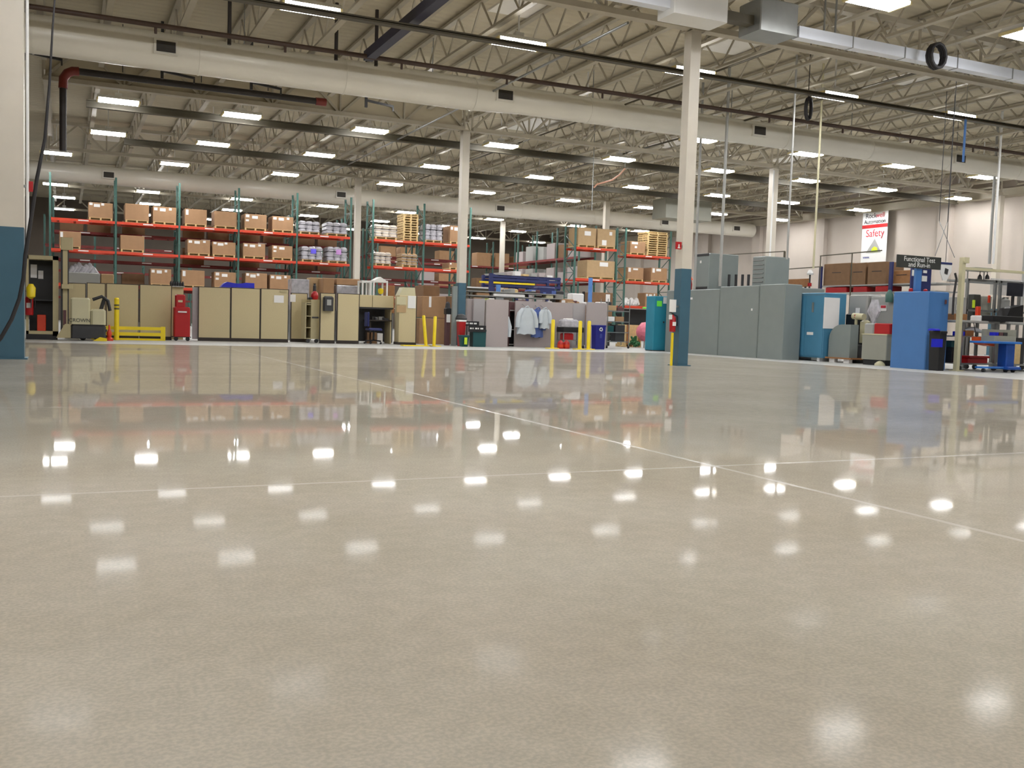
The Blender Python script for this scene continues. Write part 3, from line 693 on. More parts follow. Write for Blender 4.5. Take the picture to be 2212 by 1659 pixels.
p = at(67, 622, Y=27.25)
b = MB().lathe(p.x, 27.2, [(.02, p.z-.28), (.1, p.z-.22), (.11, p.z), (.05, p.z+.1)], M['yellow'], 12)
b.box(p.x-.01, 27.2, p.z-.5, p.x+.01, 27.5, p.z-.2, M['dark'])
solo('yellow_bottle', b, 'yellow container hung above the extinguisher at left', 'bottle', smooth=True)
# walkie stacker
sx0, sx1 = at(152, 690, Y=27.4).x, at(229, 690, Y=27.4).x
t = thing('pallet_stacker', 'cream walkie stacker with tall mast beside the beige cabinet', 'forklift', ((sx0+sx1)/2, 27.4, 0))
zt = at(175, 643, Y=27.4).z
xm = at(195, 690, Y=27.4).x
MB().bev(sx0, 27.4, .42, xm, 28.1, zt, M['cream'], .04).build('battery_box', t)
MB().bev(xm+.01, 27.4, .42, sx1, 28.1, zt-.28, M['cream'], .05).build('drive_cover', t)
MB().bev(sx0, 27.38, .06, sx1, 28.12, .42, M['dark'], .05).build('skirt', t)
b = MB(); b.tube([(sx0+.3, 27.55, .08), (sx0+.3, 27.95, .08)], .08, M['black'], 12); b.tube([(sx1-.2, 27.55, .09), (sx1-.2, 27.95, .09)], .09, M['black'], 12); b.build('wheel', t)
lettering('CROWN', .13, ((sx0+xm)/2-.02, 27.394, .52), ROT_Y, M['dark'], t)
b = MB(); b.tube([(sx1-.12, 27.6, zt-.3), (sx1-.05, 27.55, zt-.05), (sx1-.02, 27.5, zt+.02)], .05, M['dark'], 10); b.tube([(sx1-.32, 27.5, zt-.04), (sx1-.1, 27.5, zt+.05), (sx1+.05, 27.5, zt-.06), (sx1+.1, 27.5, zt-.32)], .045, M['black'], 10); b.build('control_handle', t, smooth=True)
mx0, mx1 = at(131, 600, Y=27.5).x, at(146, 600, Y=27.5).x; mz = at(139, 513, Y=27.5).z
b = MB(); b.box(mx0, 27.5, .1, mx0+.05, 27.75, mz, M['dark']); b.box(mx0+.05, 27.45, .25, mx1, 27.62, mz, M['beige']); b.box(mx1, 27.5, .1, mx1+.03, 27.75, mz-.2, M['dark'])
b.build('mast', t)
b = MB(); b.bev(mx0, 27.4, mz-.32, at(158, 520, Y=27.4).x, 27.44, mz, M['beige'], .01); b.build('mast_head', t)
MB().box(mx0+.06, 27.43, at(140, 702, Y=27.5).z, mx1-.03, 27.448, at(140, 670, Y=27.5).z, M['maroon']).build('mast_slot', t)
MB().bev(mx0+.02, 27.3, at(140, 624, Y=27.5).z, at(158, 620, Y=27.4).x, 27.45, at(140, 614, Y=27.5).z, M['beige'], .01).build('carriage', t)
b = MB(); b.prism([(mx0-.1, .06), (sx0+.05, .06), (sx0, .42), (mx0+.1, .42)], 'y', 27.42, 27.95, M['beige']); b.build('outrigger', t)
b = MB().prism([(sx1-.32, 0), (sx1+.02, 0), (sx1+.02, .07), (sx1-.15, .1)], 'y', 27.2, 27.36, M['yellow']); b.build('wheel_guard', t)
p = at(236, 725, Y=27.6)
solo('orange_jack', MB().lathe(p.x, 27.6, [(.1, 0), (.1, .06), (.05, .1), (.07, .2), (.03, .3), (.02, .42)], M['orange'], 12), 'small orange jack on the floor beside the stacker', 'jack', smooth=True)
# yellow post and rail
def bollard(x, y, h, r, label, cap=False, lean=0, base=True, name='yellow_bollard'):
    t = thing(name, label, 'bollard', (x, y, 0), 'yellow safety posts')
    MB().tube([(x, y, 0), (x+lean, y, h-.03), (x+lean, y, h)], [r, r, r*.6], M['yellow'], 14).build('post', t, smooth=True)
    if cap:
        for z in (h*.72, h*.8): MB().lathe(x, y, [(r*1.02, z), (r*1.02, z+.05)], M['dark'], 14).build('grey_band', t)
    if base: MB().bev(x-.2, y-.12, 0, x+.2, y+.12, .025, M['yellow'], .01).build('base_plate', t)
    return t
bollard(at(252, 690, Y=28.4).x, 28.4, at(252, 643, Y=28.4).z, .065, 'yellow post with grey bands in front of the low guard rail', cap=True, base=False)
ax, bx = at(228, 715, Y=28.6).x, at(352, 715, Y=28.6).x
t = thing('guard_rail', 'low yellow guard rail in front of the tan panels', 'guard rail', ((ax+bx)/2, 28.6, 0))
zt = at(352, 706, Y=28.6).z
for x in (bx, ax-.3): MB().box(x-.06, 28.54, 0, x+.06, 28.66, zt, M['yellow']).build('post', t)
for z in (zt-.06, zt-.22, zt-.38): MB().box(ax-.25, 28.53, z-.045, bx-.06, 28.58, z+.045, M['yellow']).build('rail', t)

# ------------------------------------------------------------------ tan workstations
def partition(x0, yt, x1, Y, m, label, group, d=.07, trimc='trim', extra=None, name='partition_panel', z0=.0):
    a, c_ = at(x0, 690, Y=Y).x, at(x1, 690, Y=Y).x; zt = at((x0+x1)/2, yt, Y=Y).z
    t = thing(name, label, 'partition', ((a+c_)/2, Y, 0), group)
    MB().box(a+.022, Y, .1, c_-.022, Y+d, zt-.02, M[m]).build('fabric_panel', t)
    b = MB(); tr = M[trimc]
    b.box(a, Y+.004, .0, a+.022, Y+d-.004, zt, tr); b.box(c_-.022, Y+.004, 0, c_, Y+d-.004, zt, tr); b.box(a+.022, Y+.004, zt-.02, c_-.022, Y+d-.004, zt, tr); b.box(a+.022, Y-.004, 0, c_-.022, Y+d+.004, .1, tr)
    b.build('frame', t)
    return t, a, c_, zt
G1 = 'tan partition panels of the left workstation'; G2 = 'tan partition panels of the middle workstation'
for (x0, x1, yt, lab) in ((140, 186, 611, 'tan panel partly hidden by the stacker mast'), (187, 228, 611, 'tan panel behind the stacker handle'), (229, 300, 613, 'tan panel behind the banded yellow post'), (301, 371, 615, 'tan panel behind the guard rail end')):
    partition(x0, yt, x1, 29.3, 'panel', lab, G1)
t0, a0, c0, z0_ = partition(428, 620, 498, 29.2, 'panel', 'tan panel right of the red cabinet, under the blue cloth end', G2)
partition(498.5, 622, 562, 29.2, 'panel', 'middle tan panel of three under the blue cloth', G2)
t2, a2, c2, z2 = partition(562.5, 624, 623, 29.2, 'panel', 'tan panel with a white notice at its top', G2)
q = pb(592, 638, 613, 654, 29.19); MB().box(q[0], 29.188, q[3], q[1], 29.199, q[2], M['paper']).build('notice', t2)
q = pb(605, 627, 620, 632, 29.19); MB().box(q[0], 29.18, q[3], q[1], 29.199, q[2], M['beige']).build('name_plate', t2)
# return panel beside the red cabinet
b = MB().box(at(413, 690, Y=29.6).x, 29.3, .05, at(413, 690, Y=29.6).x+.35, 29.36, at(420, 620, Y=29.3).z, M['panell'])
solo('end_panel', b, 'pale end panel between the red cabinet and the tan panels', 'partition')
q = pb(371, 618, 396, 735, 30.2); solo('end_panel', MB().box(q[0], 30.2, 0, q[1], 30.26, q[2], M['panel']), 'tan panel set back behind the red cabinet', 'partition')
partition(628, 633, 664, 30.0, 'panel', 'tan panel set back behind the grey shelf cart', G2)
q = pb(624, 636, 640, 652, 29.9); solo('paper_notice', MB().box(q[0]+.06, 29.985, q[3], q[1], 29.996, q[2], M['paper']), 'white notice clipped at the end of the tan panels', 'notice')
partition(691, 633, 724, 29.0, 'panel', 'narrow tan panel carrying the wall phone', G2)
partition(728, 634, 776, 29.0, 'panel', 'tan panel left of the open desk', G2)
q = pb(697, 640, 719, 672, 28.98)
t = thing('wall_dispenser', 'grey wall phone box hung on the narrow tan panel', 'wall box', ((q[0]+q[1])/2, 28.9, q[3]))
MB().bev(q[0], 28.86, q[3], q[1], 28.99, q[2], M['dark'], .04).build('case', t); MB().box(q[0]+.1, 28.85, (q[2]+q[3])/2-.05, q[1]-.08, 28.859, q[2]-.1, M['grey2']).build('display', t)
# red tool cabinet
q = pb(376, 636, 411, 727, 28.7)
xa, xb = at(376, 700, Y=28.7).x, at(411, 700, Y=28.7).x
t = thing('tool_cabinet', 'red rolling tool cabinet with a narrow raised back', 'tool cabinet', ((xa+xb)/2, 28.7, 0))
zs = at(393, 663, Y=28.7).z; zt = at(391, 636, Y=28.7).z
MB().bev(xa, 28.7, .12, xb, 29.1, zs, M['red'], .03).build('cabinet_body', t)
MB().bev(at(380, 650, Y=28.7).x, 28.85, zs, at(402, 650, Y=28.7).x, 29.05, zt, M['red'], .03).build('raised_back', t)
MB().box(xa+.1, 28.66, zs-.16, xb-.1, 28.7, zs-.12, M['white']).build('handle', t)
MB().box((xa+xb)/2-.1, 28.84, zt-.22, (xa+xb)/2+.02, 28.849, zt-.16, M['cream']).build('badge', t)
for x in (xa+.06, xb-.06): MB().tube([(x, 28.75, .06), (x, 28.8, .06)], .06, M['black'], 10).build('caster', t)
MB().bev(xa-.03, 28.72, .1, xb+.03, 29.12, .125, M['dark'], .01).build('base_tray', t)
# tray of bottles
q = pb(366, 606, 398, 618, 30.2)
t = thing('bottle_tray', 'tray of small dark bottles above the red cabinet', 'tray', ((q[0]+q[1])/2, 30.2, q[3]))
MB().box(q[0], 30.05, q[3]-.03, q[1], 30.45, q[3], M['grey2']).build('tray', t)
for i in range(6):
    for j in range(2):
        x = q[0]+.04+(q[1]-q[0]-.08)*i/5; MB().lathe(x, 30.12+.15*j, [(.025, q[3]), (.025, q[3]+.09), (.012, q[3]+.12), (.012, q[3]+.14)], M['dark'], 8).build('bottle', t)
# blue cloth on the panels
b = MB(); pts = [(476, 620), (483, 612), (490, 609), (500, 611), (514, 613), (522, 612), (530, 611), (548, 612), (548, 623), (530, 622), (510, 621), (490, 621)]
P2 = [at(x, y, Y=29.4) for x, y in pts]
b.prism([(p.x, p.z) for p in P2], 'y', 29.28, 29.6, M['blue'])
solo('blue_tarp', b, 'bright blue crumpled cloth lying on top of the tan panels', 'cloth')
# storage behind the left panels
q = pb(146, 580, 216, 612, 31.5)
t = thing('grey_tote', 'grey open tote full of white plastic bags behind the left panels', 'tote', ((q[0]+q[1])/2, 31.5, 0))
MB().bev(q[0], 31.5, .9, q[1], 32.3, q[2]-.12, M['grey2'], .02).build('tote_body', t)
b = MB()
for i in range(7):
    x = q[0]+.12+(q[1]-q[0]-.3)*i/6; b.tube([(x-.12, 31.7, q[2]-.2), (x, 31.8, q[2]-.02+.05*(i % 3)), (x+.16, 31.9, q[2]-.18)], [.04, .12, .05], M['wrap'], 8)
b.build('plastic_bags', t, smooth=True)
for x in (q[0]+.1, q[1]-.1): MB().box(x-.04, 31.6, 0, x+.04, 32.2, .9, M['galv']).build('stand_leg', t)
q = pb(218, 592, 246, 614, 31.5); b = MB().bev(q[0], 31.5, 0, q[1], 32, q[2], M['carton2'], .02); solo('carton_stack', b, 'tan wrapped cartons standing right of the grey tote', 'box')
# shelf cart
xa, xb = at(659, 700, Y=29.2).x, at(690, 700, Y=29.2).x; zt = at(675, 647, Y=29.2).z
t = thing('shelf_cart', 'grey green rolling cart with open side shelves', 'cart', ((xa+xb)/2, 29.2, 0))
xm = xa+(xb-xa)*.4
b = MB(); b.box(xm, 29.2, .12, xb, 29.75, zt, M['beige']); b.box(xa, 29.72, .12, xm, 29.75, zt, M['beige']); b.box(xa, 29.2, .12, xa+.03, 29.72, zt-.1, M['beige']); b.build('carcass', t)
for z in (.12, .45, .8, 1.15, zt-.12): MB().box(xa+.03, 29.2, z, xm, 29.72, z+.025, M['beige']).build('shelf', t)
MB().box(xm+.03, 29.185, .75, xb-.03, 29.199, .8, M['dark']).build('drawer_gap', t)
for x in (xa+.1, xb-.08): MB().tube([(x, 29.22, .06), (x, 29.27, .06)], .06, M['dark'], 10).build('caster', t)
p = at(683, 640, Y=29.2)
b = MB(); b.lathe(p.x, 29.4, [(.09, zt), (.12, zt+.1), (.1, zt+.2), (.04, zt+.26)], M['red'], 12); b.bev(p.x-.2, 29.3, zt, p.x-.08, 29.5, zt+.07, M['black'], .02)
solo('red_tool', b, 'red power tool standing on the shelf cart', 'tool', smooth=True)
p = at(680, 622, Y=29.6); solo('dark_bottle', MB().lathe(p.x, 29.62, [(.05, zt), (.05, zt+.42), (.03, zt+.47), (.05, zt+.5)], M['dark'], 12), 'dark bottle behind the red power tool', 'bottle')
# bins and boxes behind the middle panels
def backbox(x0, yt, x1, yb, Y, m, lab, cat='box', name='storage_box', d=.6, down=1.0, legs=True):
    q = pb(x0, yt, x1, yb, Y); b = MB().bev(q[0], Y, down, q[1], Y+d, q[2], M[m], .015)
    for x in (q[0]+.03, q[1]-.06):
        if legs: b.box(x, Y+.05, 0, x+.03, Y+d-.05, down, M['galv'])
    return solo(name, b, lab, cat)
backbox(630, 603, 668, 632, 31.4, 'wrap', 'grey blue wrapped crate behind the set back panel', 'crate')
backbox(671, 600, 697, 632, 31.8, 'carton2', 'layered tan cartons behind the phone panel')
backbox(698, 601, 722, 632, 31.2, 'carton', 'tan carton top behind the phone panel')
backbox(727, 602, 777, 617, 31.2, 'carton', 'long flat brown carton behind the panel left of the desk', down=at(750, 616, Y=31.2).z+.01, legs=False)
backbox(728, 617, 777, 632, 31.1, 'wrap', 'clear grey tub under the long flat carton', 'tub', d=.55)
for (x0, x1, lab) in ((782, 803, 'left'), (806, 838, 'right')):
    q = pb(x0, 606, x1, 638, 30.4); zt = q[2]; b = MB(); zb = at(820, 640, Y=30.4).z
    for x in (q[0], q[1]-.05):
        for yy in (30.4, 30.9): b.box(x, yy, zb, x+.05, yy+.05, zt, M['white'])
    b.box(q[0]+.05, 30.4, zt-.06, q[1]-.05, 30.45, zt, M['white']); b.box(q[0]+.05, 30.9, zt-.06, q[1]-.05, 30.95, zt, M['white']); b.box(q[0], 30.45, zt-.06, q[0]+.05, 30.9, zt, M['white']); b.box(q[1]-.05, 30.45, zt-.06, q[1], 30.9, zt, M['white']); b.box(q[0], 30.4, zb-.02, q[1], 30.95, zb, M['white'])
    if lab == 'right': b.prism([(q[0]+.05, zt), (q[1]-.05, zt), ((q[0]+q[1])/2, zt+.12)], 'y', 30.42, 30.9, M['white'])
    solo('box_stand', b, 'white box frame above the open desk, %s of the two' % lab, 'frame', 'white frames above the desk')
q = pb(818, 622, 829, 634, 30.6); solo('yellow_lamp', MB().lathe((q[0]+q[1])/2, 30.65, [(.05, q[3]-.02), (.09, q[3]+.04), (.09, q[2]-.04), (.03, q[2])], M['yellow'], 12), 'yellow round object inside the right white frame', 'object', smooth=True)
q = pb(839, 617, 853, 636, 31.2); backbox(839, 617, 853, 634, 31.2, 'wood2', 'small orange brown box beside the white frames')
# hutch and desk
xa, xb = at(777, 660, Y=29.7).x, at(850, 660, Y=29.7).x
zt, zm = at(813, 638, Y=29.7).z, at(813, 664, Y=29.7).z
t = thing('desk_hutch', 'tan overhead cabinets and dark desk between the tan panels', 'desk', ((xa+xb)/2, 29.7, 0))
xm = at(804, 650, Y=29.7).x
for x0, x1_ in ((xa, xm), (xm+.015, xb)): MB().bev(x0, 29.7, zm, x1_, 30.1, zt, M['panel'], .01).build('cabinet_door', t)
MB().box(xa, 29.72, zm-.05, xb, 30.5, zm, M['dark']).build('shelf_underside', t)
MB().box(xa, 30.5, .05, xb, 30.56, zt, M['dark']).build('back_panel', t)
MB().box(xa+.35, 29.8, .72, xb, 30.5, .76, M['trim']).build('desktop', t)
b = MB(); b.box(xa+.4, 29.9, 0, xa+.44, 30.4, .72, M['trim']); b.box(xb-.05, 29.85, 0, xb-.01, 30.45, zm, M['panel']); b.build('desk_leg', t)
for i in range(8):
    x = xa+.45+random.random()*(xb-xa-.7); z = .77+random.random()*.03; w_ = .07+random.random()*.12
    solo('paper_stack', MB().bev(x, 29.85+.05*i, .76, x+w_, 29.98+.05*i, .76+.03+random.random()*.1, M[random.choice(['paper', 'grey2', 'dark', 'paper'])], .008), 'small pile on the dark desk, %s from the front' % ORD[i], 'paper', 'papers on the dark desk')
# chairs at the desk
def office_chair(x, y, rz, label):
    t = thing('office_chair', label, 'chair', (x, y, 0)); n_ = M['cab1']
    o = MB().bev(x-.22, y-.22, .43, x+.22, y+.22, .5, M['navy'], .04).build('seat', t)
    MB().bev(x-.2, y+.2, .55, x+.2, y+.26, 1.0, M['navy'], .03).build('backrest', t)
    MB().tube([(x, y, .12), (x, y, .43)], .03, M['black'], 10).build('gas_lift', t)
    for i in range(5):
        a = i*2*PI/5; ex, ey = x+.28*math.cos(a), y+.28*math.sin(a)
        MB().bar((x, y, .12), (ex, ey, .09), .035, M['black']).build('base_leg', t); MB().tube([(ex-.02, ey, .03), (ex+.02, ey, .03)], .03, M['black'], 8).build('caster', t)
    t.rotation_euler = (0, 0, rz)
    return t
office_chair(xa+.38, 29.38, PI/2, 'blue office chair turned sideways at the dark desk')
q = pb(798, 718, 814, 742, 29.9); solo('carton_bin', MB().bev(q[0], 29.9, 0, q[1], 30.2, q[2], M['carton3'], .01), 'brown box on the floor under the desk', 'box')
q = pb(815, 720, 827, 742, 29.9); solo('white_box', MB().bev(q[0], 29.9, 0, q[1], 30.2, q[2], M['paper'], .01), 'white box on the floor under the desk', 'box')
# tall cabinet right of desk
xa, xb = at(853, 700, Y=29.5).x, at(898, 700, Y=29.1).x; zt = at(875, 638, Y=29.1).z
t = thing('tall_cabinet', 'tan tall cabinet covered with papers beside the desk', 'cabinet', ((xa+xb)/2, 29.1, 0))
MB().bev(xa, 29.1, .08, xb, 29.55, zt, M['panel'], .01).build('carcass', t); MB().box(xa-.02, 29.08, 0, xb+.02, 29.55, .08, M['trim']).build('plinth', t); MB().box(xb, 29.12, .08, xb+.03, 29.55, zt, M['trim']).build('side_trim', t)
for (x0, y0, x1_, y1_, m) in ((881, 639, 898, 666, 'white'), (857, 641, 877, 658, 'cream'), (857, 660, 877, 675, 'carton2')):
    q = pb(x0, y0, x1_, y1_, 29.09); MB().box(q[0], 29.085, q[3], q[1], 29.098, q[2], M[m]).build('posted_paper', t)
q = pb(862, 621, 897, 636, 29.2); b = MB(); b.prism([(q[0], zt), (q[1], zt), (q[1]-.03, q[2]), (q[0]+.12, q[2])], 'y', 29.15, 29.55, M['cream']); solo('printer', b, 'cream printer on top of the papered cabinet', 'printer')
# cardboard stack in the gap
for (x0, yt, x1_, yb, Y, m, lab) in ((912, 640, 963, 686, 30.5, 'carton', 'upper large carton stacked behind the leaning yellow posts'), (905, 688, 965, 742, 30.5, 'carton', 'lower large carton behind the leaning yellow posts'), (915, 617, 950, 639, 31.2, 'carton3', 'flat carton on top of the large carton stack'), (966, 640, 984, 742, 31.0, 'carton3', 'tall carton edge beside the middle column')):
    q = pb(x0, yt, x1_, yb, Y); carton(q[0], q[1], Y, .9, 0 if 'lower' in lab or 'edge' in lab else q[3], q[2], lab, 'large cartons in the gap', m=m, labels=((.28, .98, .1, .5),) if 'upper' in lab else ())
bollard(at(917, 720, Y=27.9).x+.06, 27.9, at(914, 681, Y=27.9).z, .05, 'leaning yellow post in front of the large cartons', lean=-.1)
bollard(at(938, 720, Y=27.9).x, 27.9, at(938, 683, Y=27.9).z, .05, 'upright yellow post right of the leaning one', lean=.02)
p = at(885, 744, Y=27.9)
solo('yellow_plate', MB().bev(p.x-.25, 27.75, 0, p.x+.45, 28.05, .03, M['yellow'], .01), 'yellow floor plate left of the leaning post', 'plate')
b = MB(); q = pb(961, 655, 976, 742, 29.4); b.box(q[0]+.06, 29.4, 0, q[1]-.06, 29.6, q[2]-.3, M['maroon']); b.bev(q[0]+.02, 29.35, q[2]-.36, q[1]-.02, 29.6, q[2]-.15, M['black'], .03); b.lathe((q[0]+q[1])/2, 29.5, [(.09, q[2]-.15), (.07, q[2]), (.02, q[2]+.05)], M['dark'], 10); b.box(q[0]+.03, 29.33, q[2]-.62, q[0]+.16, 29.35, q[2]-.36, M['paper'])
solo('time_clock_stand', b, 'dark stand holding a white paper beside the middle column', 'stand')
q = pb(978, 618, 987, 742, 29.0); solo('grey_post', MB().box(q[0], 29.0, 0, q[1], 29.12, q[2], M['grey']), 'slim grey post in front of the middle column', 'post')

# ------------------------------------------------------------------ bins and grey workstation
def bin_(x0, yt, x1, Y, m, label, d=.45, taper=.04, lid=None):
    a, c_ = at(x0, 730, Y=Y+d).x, at(x1, 730, Y=Y).x; zt = at((x0+x1)/2, yt, Y=Y).z
    t = thing('waste_bin', label, 'bin', ((a+c_)/2, Y, 0))
    v = []; b = MB()
    tp = taper
    b.add([(a+tp, Y+tp, 0), (c_-tp, Y+tp, 0), (c_-tp, Y+d-tp, 0), (a+tp, Y+d-tp, 0), (a, Y, zt), (c_, Y, zt), (c_, Y+d, zt), (a, Y+d, zt)], [(3, 2, 1, 0), (4, 5, 6, 7), (0, 1, 5, 4), (1, 2, 6, 5), (2, 3, 7, 6), (3, 0, 4, 7)], M[m])
    b.build('bin_body', t); MB().bev(a-.012, Y-.012, zt-.04, c_+.012, Y+d+.012, zt+.015, M[lid or m], .01).build('rim', t)
    return t, a, c_, zt
bin_(985, 692, 1006, 28.5, 'red', 'tall red bin in front of the middle column', lid='white', d=.25)
bin_(990, 725, 1014, 28.2, 'tealbin', 'low dark teal bin with a lime sticker', d=.25)
q = pb(1003, 729, 1009, 744, 28.18); solo('lime_sticker', MB().box(q[0], 28.17, q[3], q[1], 28.185, q[2], M['hiviz']), 'lime sticker on the low dark teal bin', 'sticker')
t, a, c_, zt = bin_(1014, 713, 1050, 28.3, 'tealbin', 'large dark teal bin with white writing', taper=.01, d=.3)
for (x0, y0, x1_, y1_, Y_) in ((1002, 694, 1035, 704, 28.9), (1012, 703, 1050, 717, 28.25)):
    q = pb(x0, y0, x1_, y1_, Y_); tb = thing('bin_sign', 'slanted black sign with white marks %s' % ('behind the red bin' if y0 < 700 else 'on the large teal bin'), 'sign', ((q[0]+q[1])/2, Y_, q[3]))
    b = MB().box(q[0], Y_, q[3], q[1], Y_+.02, q[2], M['black']); b.box(q[0]+.1, Y_+.02, 0 if Y_ > 28.5 else q[3]-.02, q[0]+.14, Y_+.04, q[3]+.05, M['dark']); b.build('board', tb)
    b = MB()
    for k, w_ in enumerate((.06, .03, .07, .04, .1)): xx = q[0]+.05+(q[1]-q[0]-.16)*k/5; b.box(xx, Y_-.006, (q[2]+q[3])/2-.02, xx+w_, Y_-.001, (q[2]+q[3])/2+.03, M['text'])
    b.build('white_marks', tb)
q = pb(985, 678, 1012, 690, 28.9); solo('helmet_pile', MB().lathe((q[0]+q[1])/2, 29.0, [(.18, q[3]-.02), (.2, q[3]+.02), (.14, q[2]-.04), (.04, q[2])], M['dark'], 14), 'dark grey rounded bundle behind the red bin', 'bundle', smooth=True)
G3 = 'mauve grey partition panels'
partition(1007, 645, 1022, 30.0, 'panelg', 'narrow grey panel right of the middle column', G3, trimc='panelg')
partition(1022, 645, 1047, 29.9, 'panell', 'pale panel behind the large teal bin', G3, trimc='panelg')
partition(1050, 647, 1098, 28.7, 'panelg', 'front mauve grey panel right of the large teal bin', G3, trimc='panelg')
t, a, c_, zt = partition(1113, 652, 1236, 29.4, 'panelg', 'wide mauve grey panel with the coats hung on it', G3, trimc='panelg')
partition(1236, 655, 1264, 29.6, 'panell', 'pale panel behind the white box on the cart', G3, trimc='panelg')
partition(1267, 654, 1311, 29.3, 'panelg', 'mauve grey panel above the blue recycling bin', G3, trimc='panelg')
q = pb(1099, 652, 1122, 746, 29.6)
t = thing('open_bookcase', 'dark open bookcase between the grey panels', 'bookcase', ((q[0]+q[1])/2, 29.6, 0))
b = MB(); b.box(q[0], 29.95, 0, q[1], 30, q[2], M['black']); b.box(q[0], 29.6, 0, q[0]+.03, 29.95, q[2], M['maroon']); b.box(q[1]-.03, 29.6, 0, q[1], 29.95, q[2], M['panelg']); b.box(q[0]+.03, 29.9, q[2]-.35, q[1]-.03, 29.94, q[2], M['maroon']); b.build('carcass', t)
for z in (.05, .55, 1.2): MB().box(q[0]+.03, 29.6, z, q[1]-.03, 29.95, z+.03, M['grey2']).build('shelf', t)
# coats
def coat(x0, yt, x1, yb, Y, m, label, lean=0, hang=True):
    a, c_, zt, zb = pb(x0, yt, x1, yb, Y); w_ = c_-a; h_ = zt-zb; cx = (a+c_)/2
    t = thing('lab_coat', label, 'coat', (cx, Y, zb), 'coats hung on the grey panel')
    b = MB(); nrow = 9; ncol = 20; vs = []; fs = []
    for i in range(nrow):
        f = i/(nrow-1); z = zt-.03-h_*f; hw = w_*(.18+.16*min(1, f*3)+.08*f); dd = .07+.03*f
        for j in range(ncol):
            an = 2*PI*j/ncol; rip = 1+.1*f*math.sin(j*2.5+i*.6)
            vs.append((cx+lean*f+hw*math.cos(an)*rip, Y+.1+dd*math.sin(an)*rip, z+.02*math.sin(j*1.7)*f))
    for i in range(nrow-1):
        for j in range(ncol): fs.append((i*ncol+j, i*ncol+(j+1) % ncol, (i+1)*ncol+(j+1) % ncol, (i+1)*ncol+j))
    fs.append(tuple(range(ncol)))
    b.add(vs, fs, M[m]); b.build('coat_body', t, smooth=True)
    for s in (-1, 1):
        MB().tube([(cx+s*w_*.18, Y+.1, zt-.08), (cx+s*w_*.34, Y+.08, zt-h_*.25), (cx+s*w_*.42, Y+.06, zt-h_*.5), (cx+s*w_*.44, Y+.05, zt-h_*.78)], [.07, .085, .08, .075], M[m], 12).build('sleeve', t, smooth=True)
    MB().tube([(cx-.07, Y+.08, zt-.02), (cx, Y+.02, zt+.03), (cx+.07, Y+.08, zt-.02)], .02, M[m], 8).build('collar', t, smooth=True)
    MB().bar((cx, Y+.1, zt-.02), (cx, 29.4, zt+.1), .012, M['galv']).build('hanger_hook', t)
    return t
coat(1117, 663, 1163, 720, 28.92, 'coatw', 'pale white work coat hanging at the left'); coat(1149, 666, 1178, 727, 29.12, 'coatb', 'blue work coat hanging in the middle'); coat(1168, 666, 1191, 708, 28.95, 'coatw', 'white coat half behind the blue one')
q = pb(1094, 684, 1104, 728, 28.85); b = MB().tube([(q[0]+.05, 28.85, q[2]), (q[0]+.09, 28.84, (q[2]+q[3])/2), (q[0]+.1, 28.84, q[3])], [.03, .09, .06], M['coatw'], 12); solo('hanging_sleeve', b, 'pale garment hung on the edge of the front grey panel', 'garment', smooth=True)
# bollards right
bollard(at(1194, 720, Y=27.9).x, 27.9, at(1194, 690, Y=27.9).z, .062, 'yellow post left of the red cans'); bollard(at(1253, 720, Y=27.5).x, 27.5, at(1253, 693, Y=27.5).z, .062, 'yellow post right of the red cans'); bollard(at(1272, 720, Y=27.5).x, 27.5, at(1272, 693, Y=27.5).z, .062, 'yellow post beside the blue recycling bin')
for x0, x1_, yt, Y, lab in ((1208, 1220, 735, 28.0, 'front left red can on the floor between the yellow posts'), (1221, 1233, 735, 28.0, 'front right red can on the floor between the yellow posts')):
    a, c_ = at(x0, 740, Y=Y).x, at(x1_, 740, Y=Y).x; zt = at(x0, yt, Y=Y).z
    t = thing('red_can', lab, 'can', ((a+c_)/2, Y, 0), 'red cans'); MB().lathe((a+c_)/2, Y+.1, [((c_-a)/2, 0), ((c_-a)/2, zt*.7), ((c_-a)/3, zt*.85), (.03, zt)], M['red'], 14).build('can_body', t, smooth=True)
    MB().lathe((a+c_)/2, Y+.1, [((c_-a)/2+.004, zt*.15), ((c_-a)/2+.004, zt*.5)], M['orange'], 14).build('can_label', t)
q = pb(1215, 719, 1240, 735, 28.7)
t = thing('utility_cart', 'dark cart carrying a white crumpled box', 'cart', (q[0], 28.6, 0))
ca, cb = at(1208, 720, Y=28.6).x, at(1262, 720, Y=28.6).x; zc = at(1232, 705, Y=28.6).z
MB().bev(ca+.15, 28.6, zc-.2, cb, 29.1, zc-.02, M['black'], .02).build('cart_tray', t)
for x in (ca+.17, cb-.03):
    for y in (28.62, 29.06): MB().box(x, y, .1, x+.03, y+.03, zc-.2, M['galv']).build('cart_leg', t); 
for x in (ca+.17, cb-.03): MB().tube([(x, 28.62, .05), (x+.03, 28.62, .05)], .05, M['black'], 10).build('caster', t)
MB().box(ca+.17, 28.62, .25, cb-.02, 29.08, .28, M['galv']).build('lower_shelf', t)
MB().tube([(ca, 28.7, zc-.02), (ca+.18, 28.7, zc-.02)], .015, M['galv'], 8).build('handle', t)
q = pb(1218, 688, 1254, 704, 28.6); b = MB().bev(q[0], 28.65, zc-.02, q[1], 29.05, q[2]-.03, M['wrap'], .06); b.bev(q[0]+.15, 28.7, q[2]-.06, q[1]-.2, 29, q[2], M['paper'], .03); solo('wrapped_box', b, 'white wrapped box on the dark cart', 'box')
q = pb(1218, 720, 1240, 735, 28.65); solo('red_crate', MB().bev(q[0], 28.66, .28, q[1], 28.95, q[2], M['red'], .03), 'dull red crate on the lower shelf of the cart', 'crate')
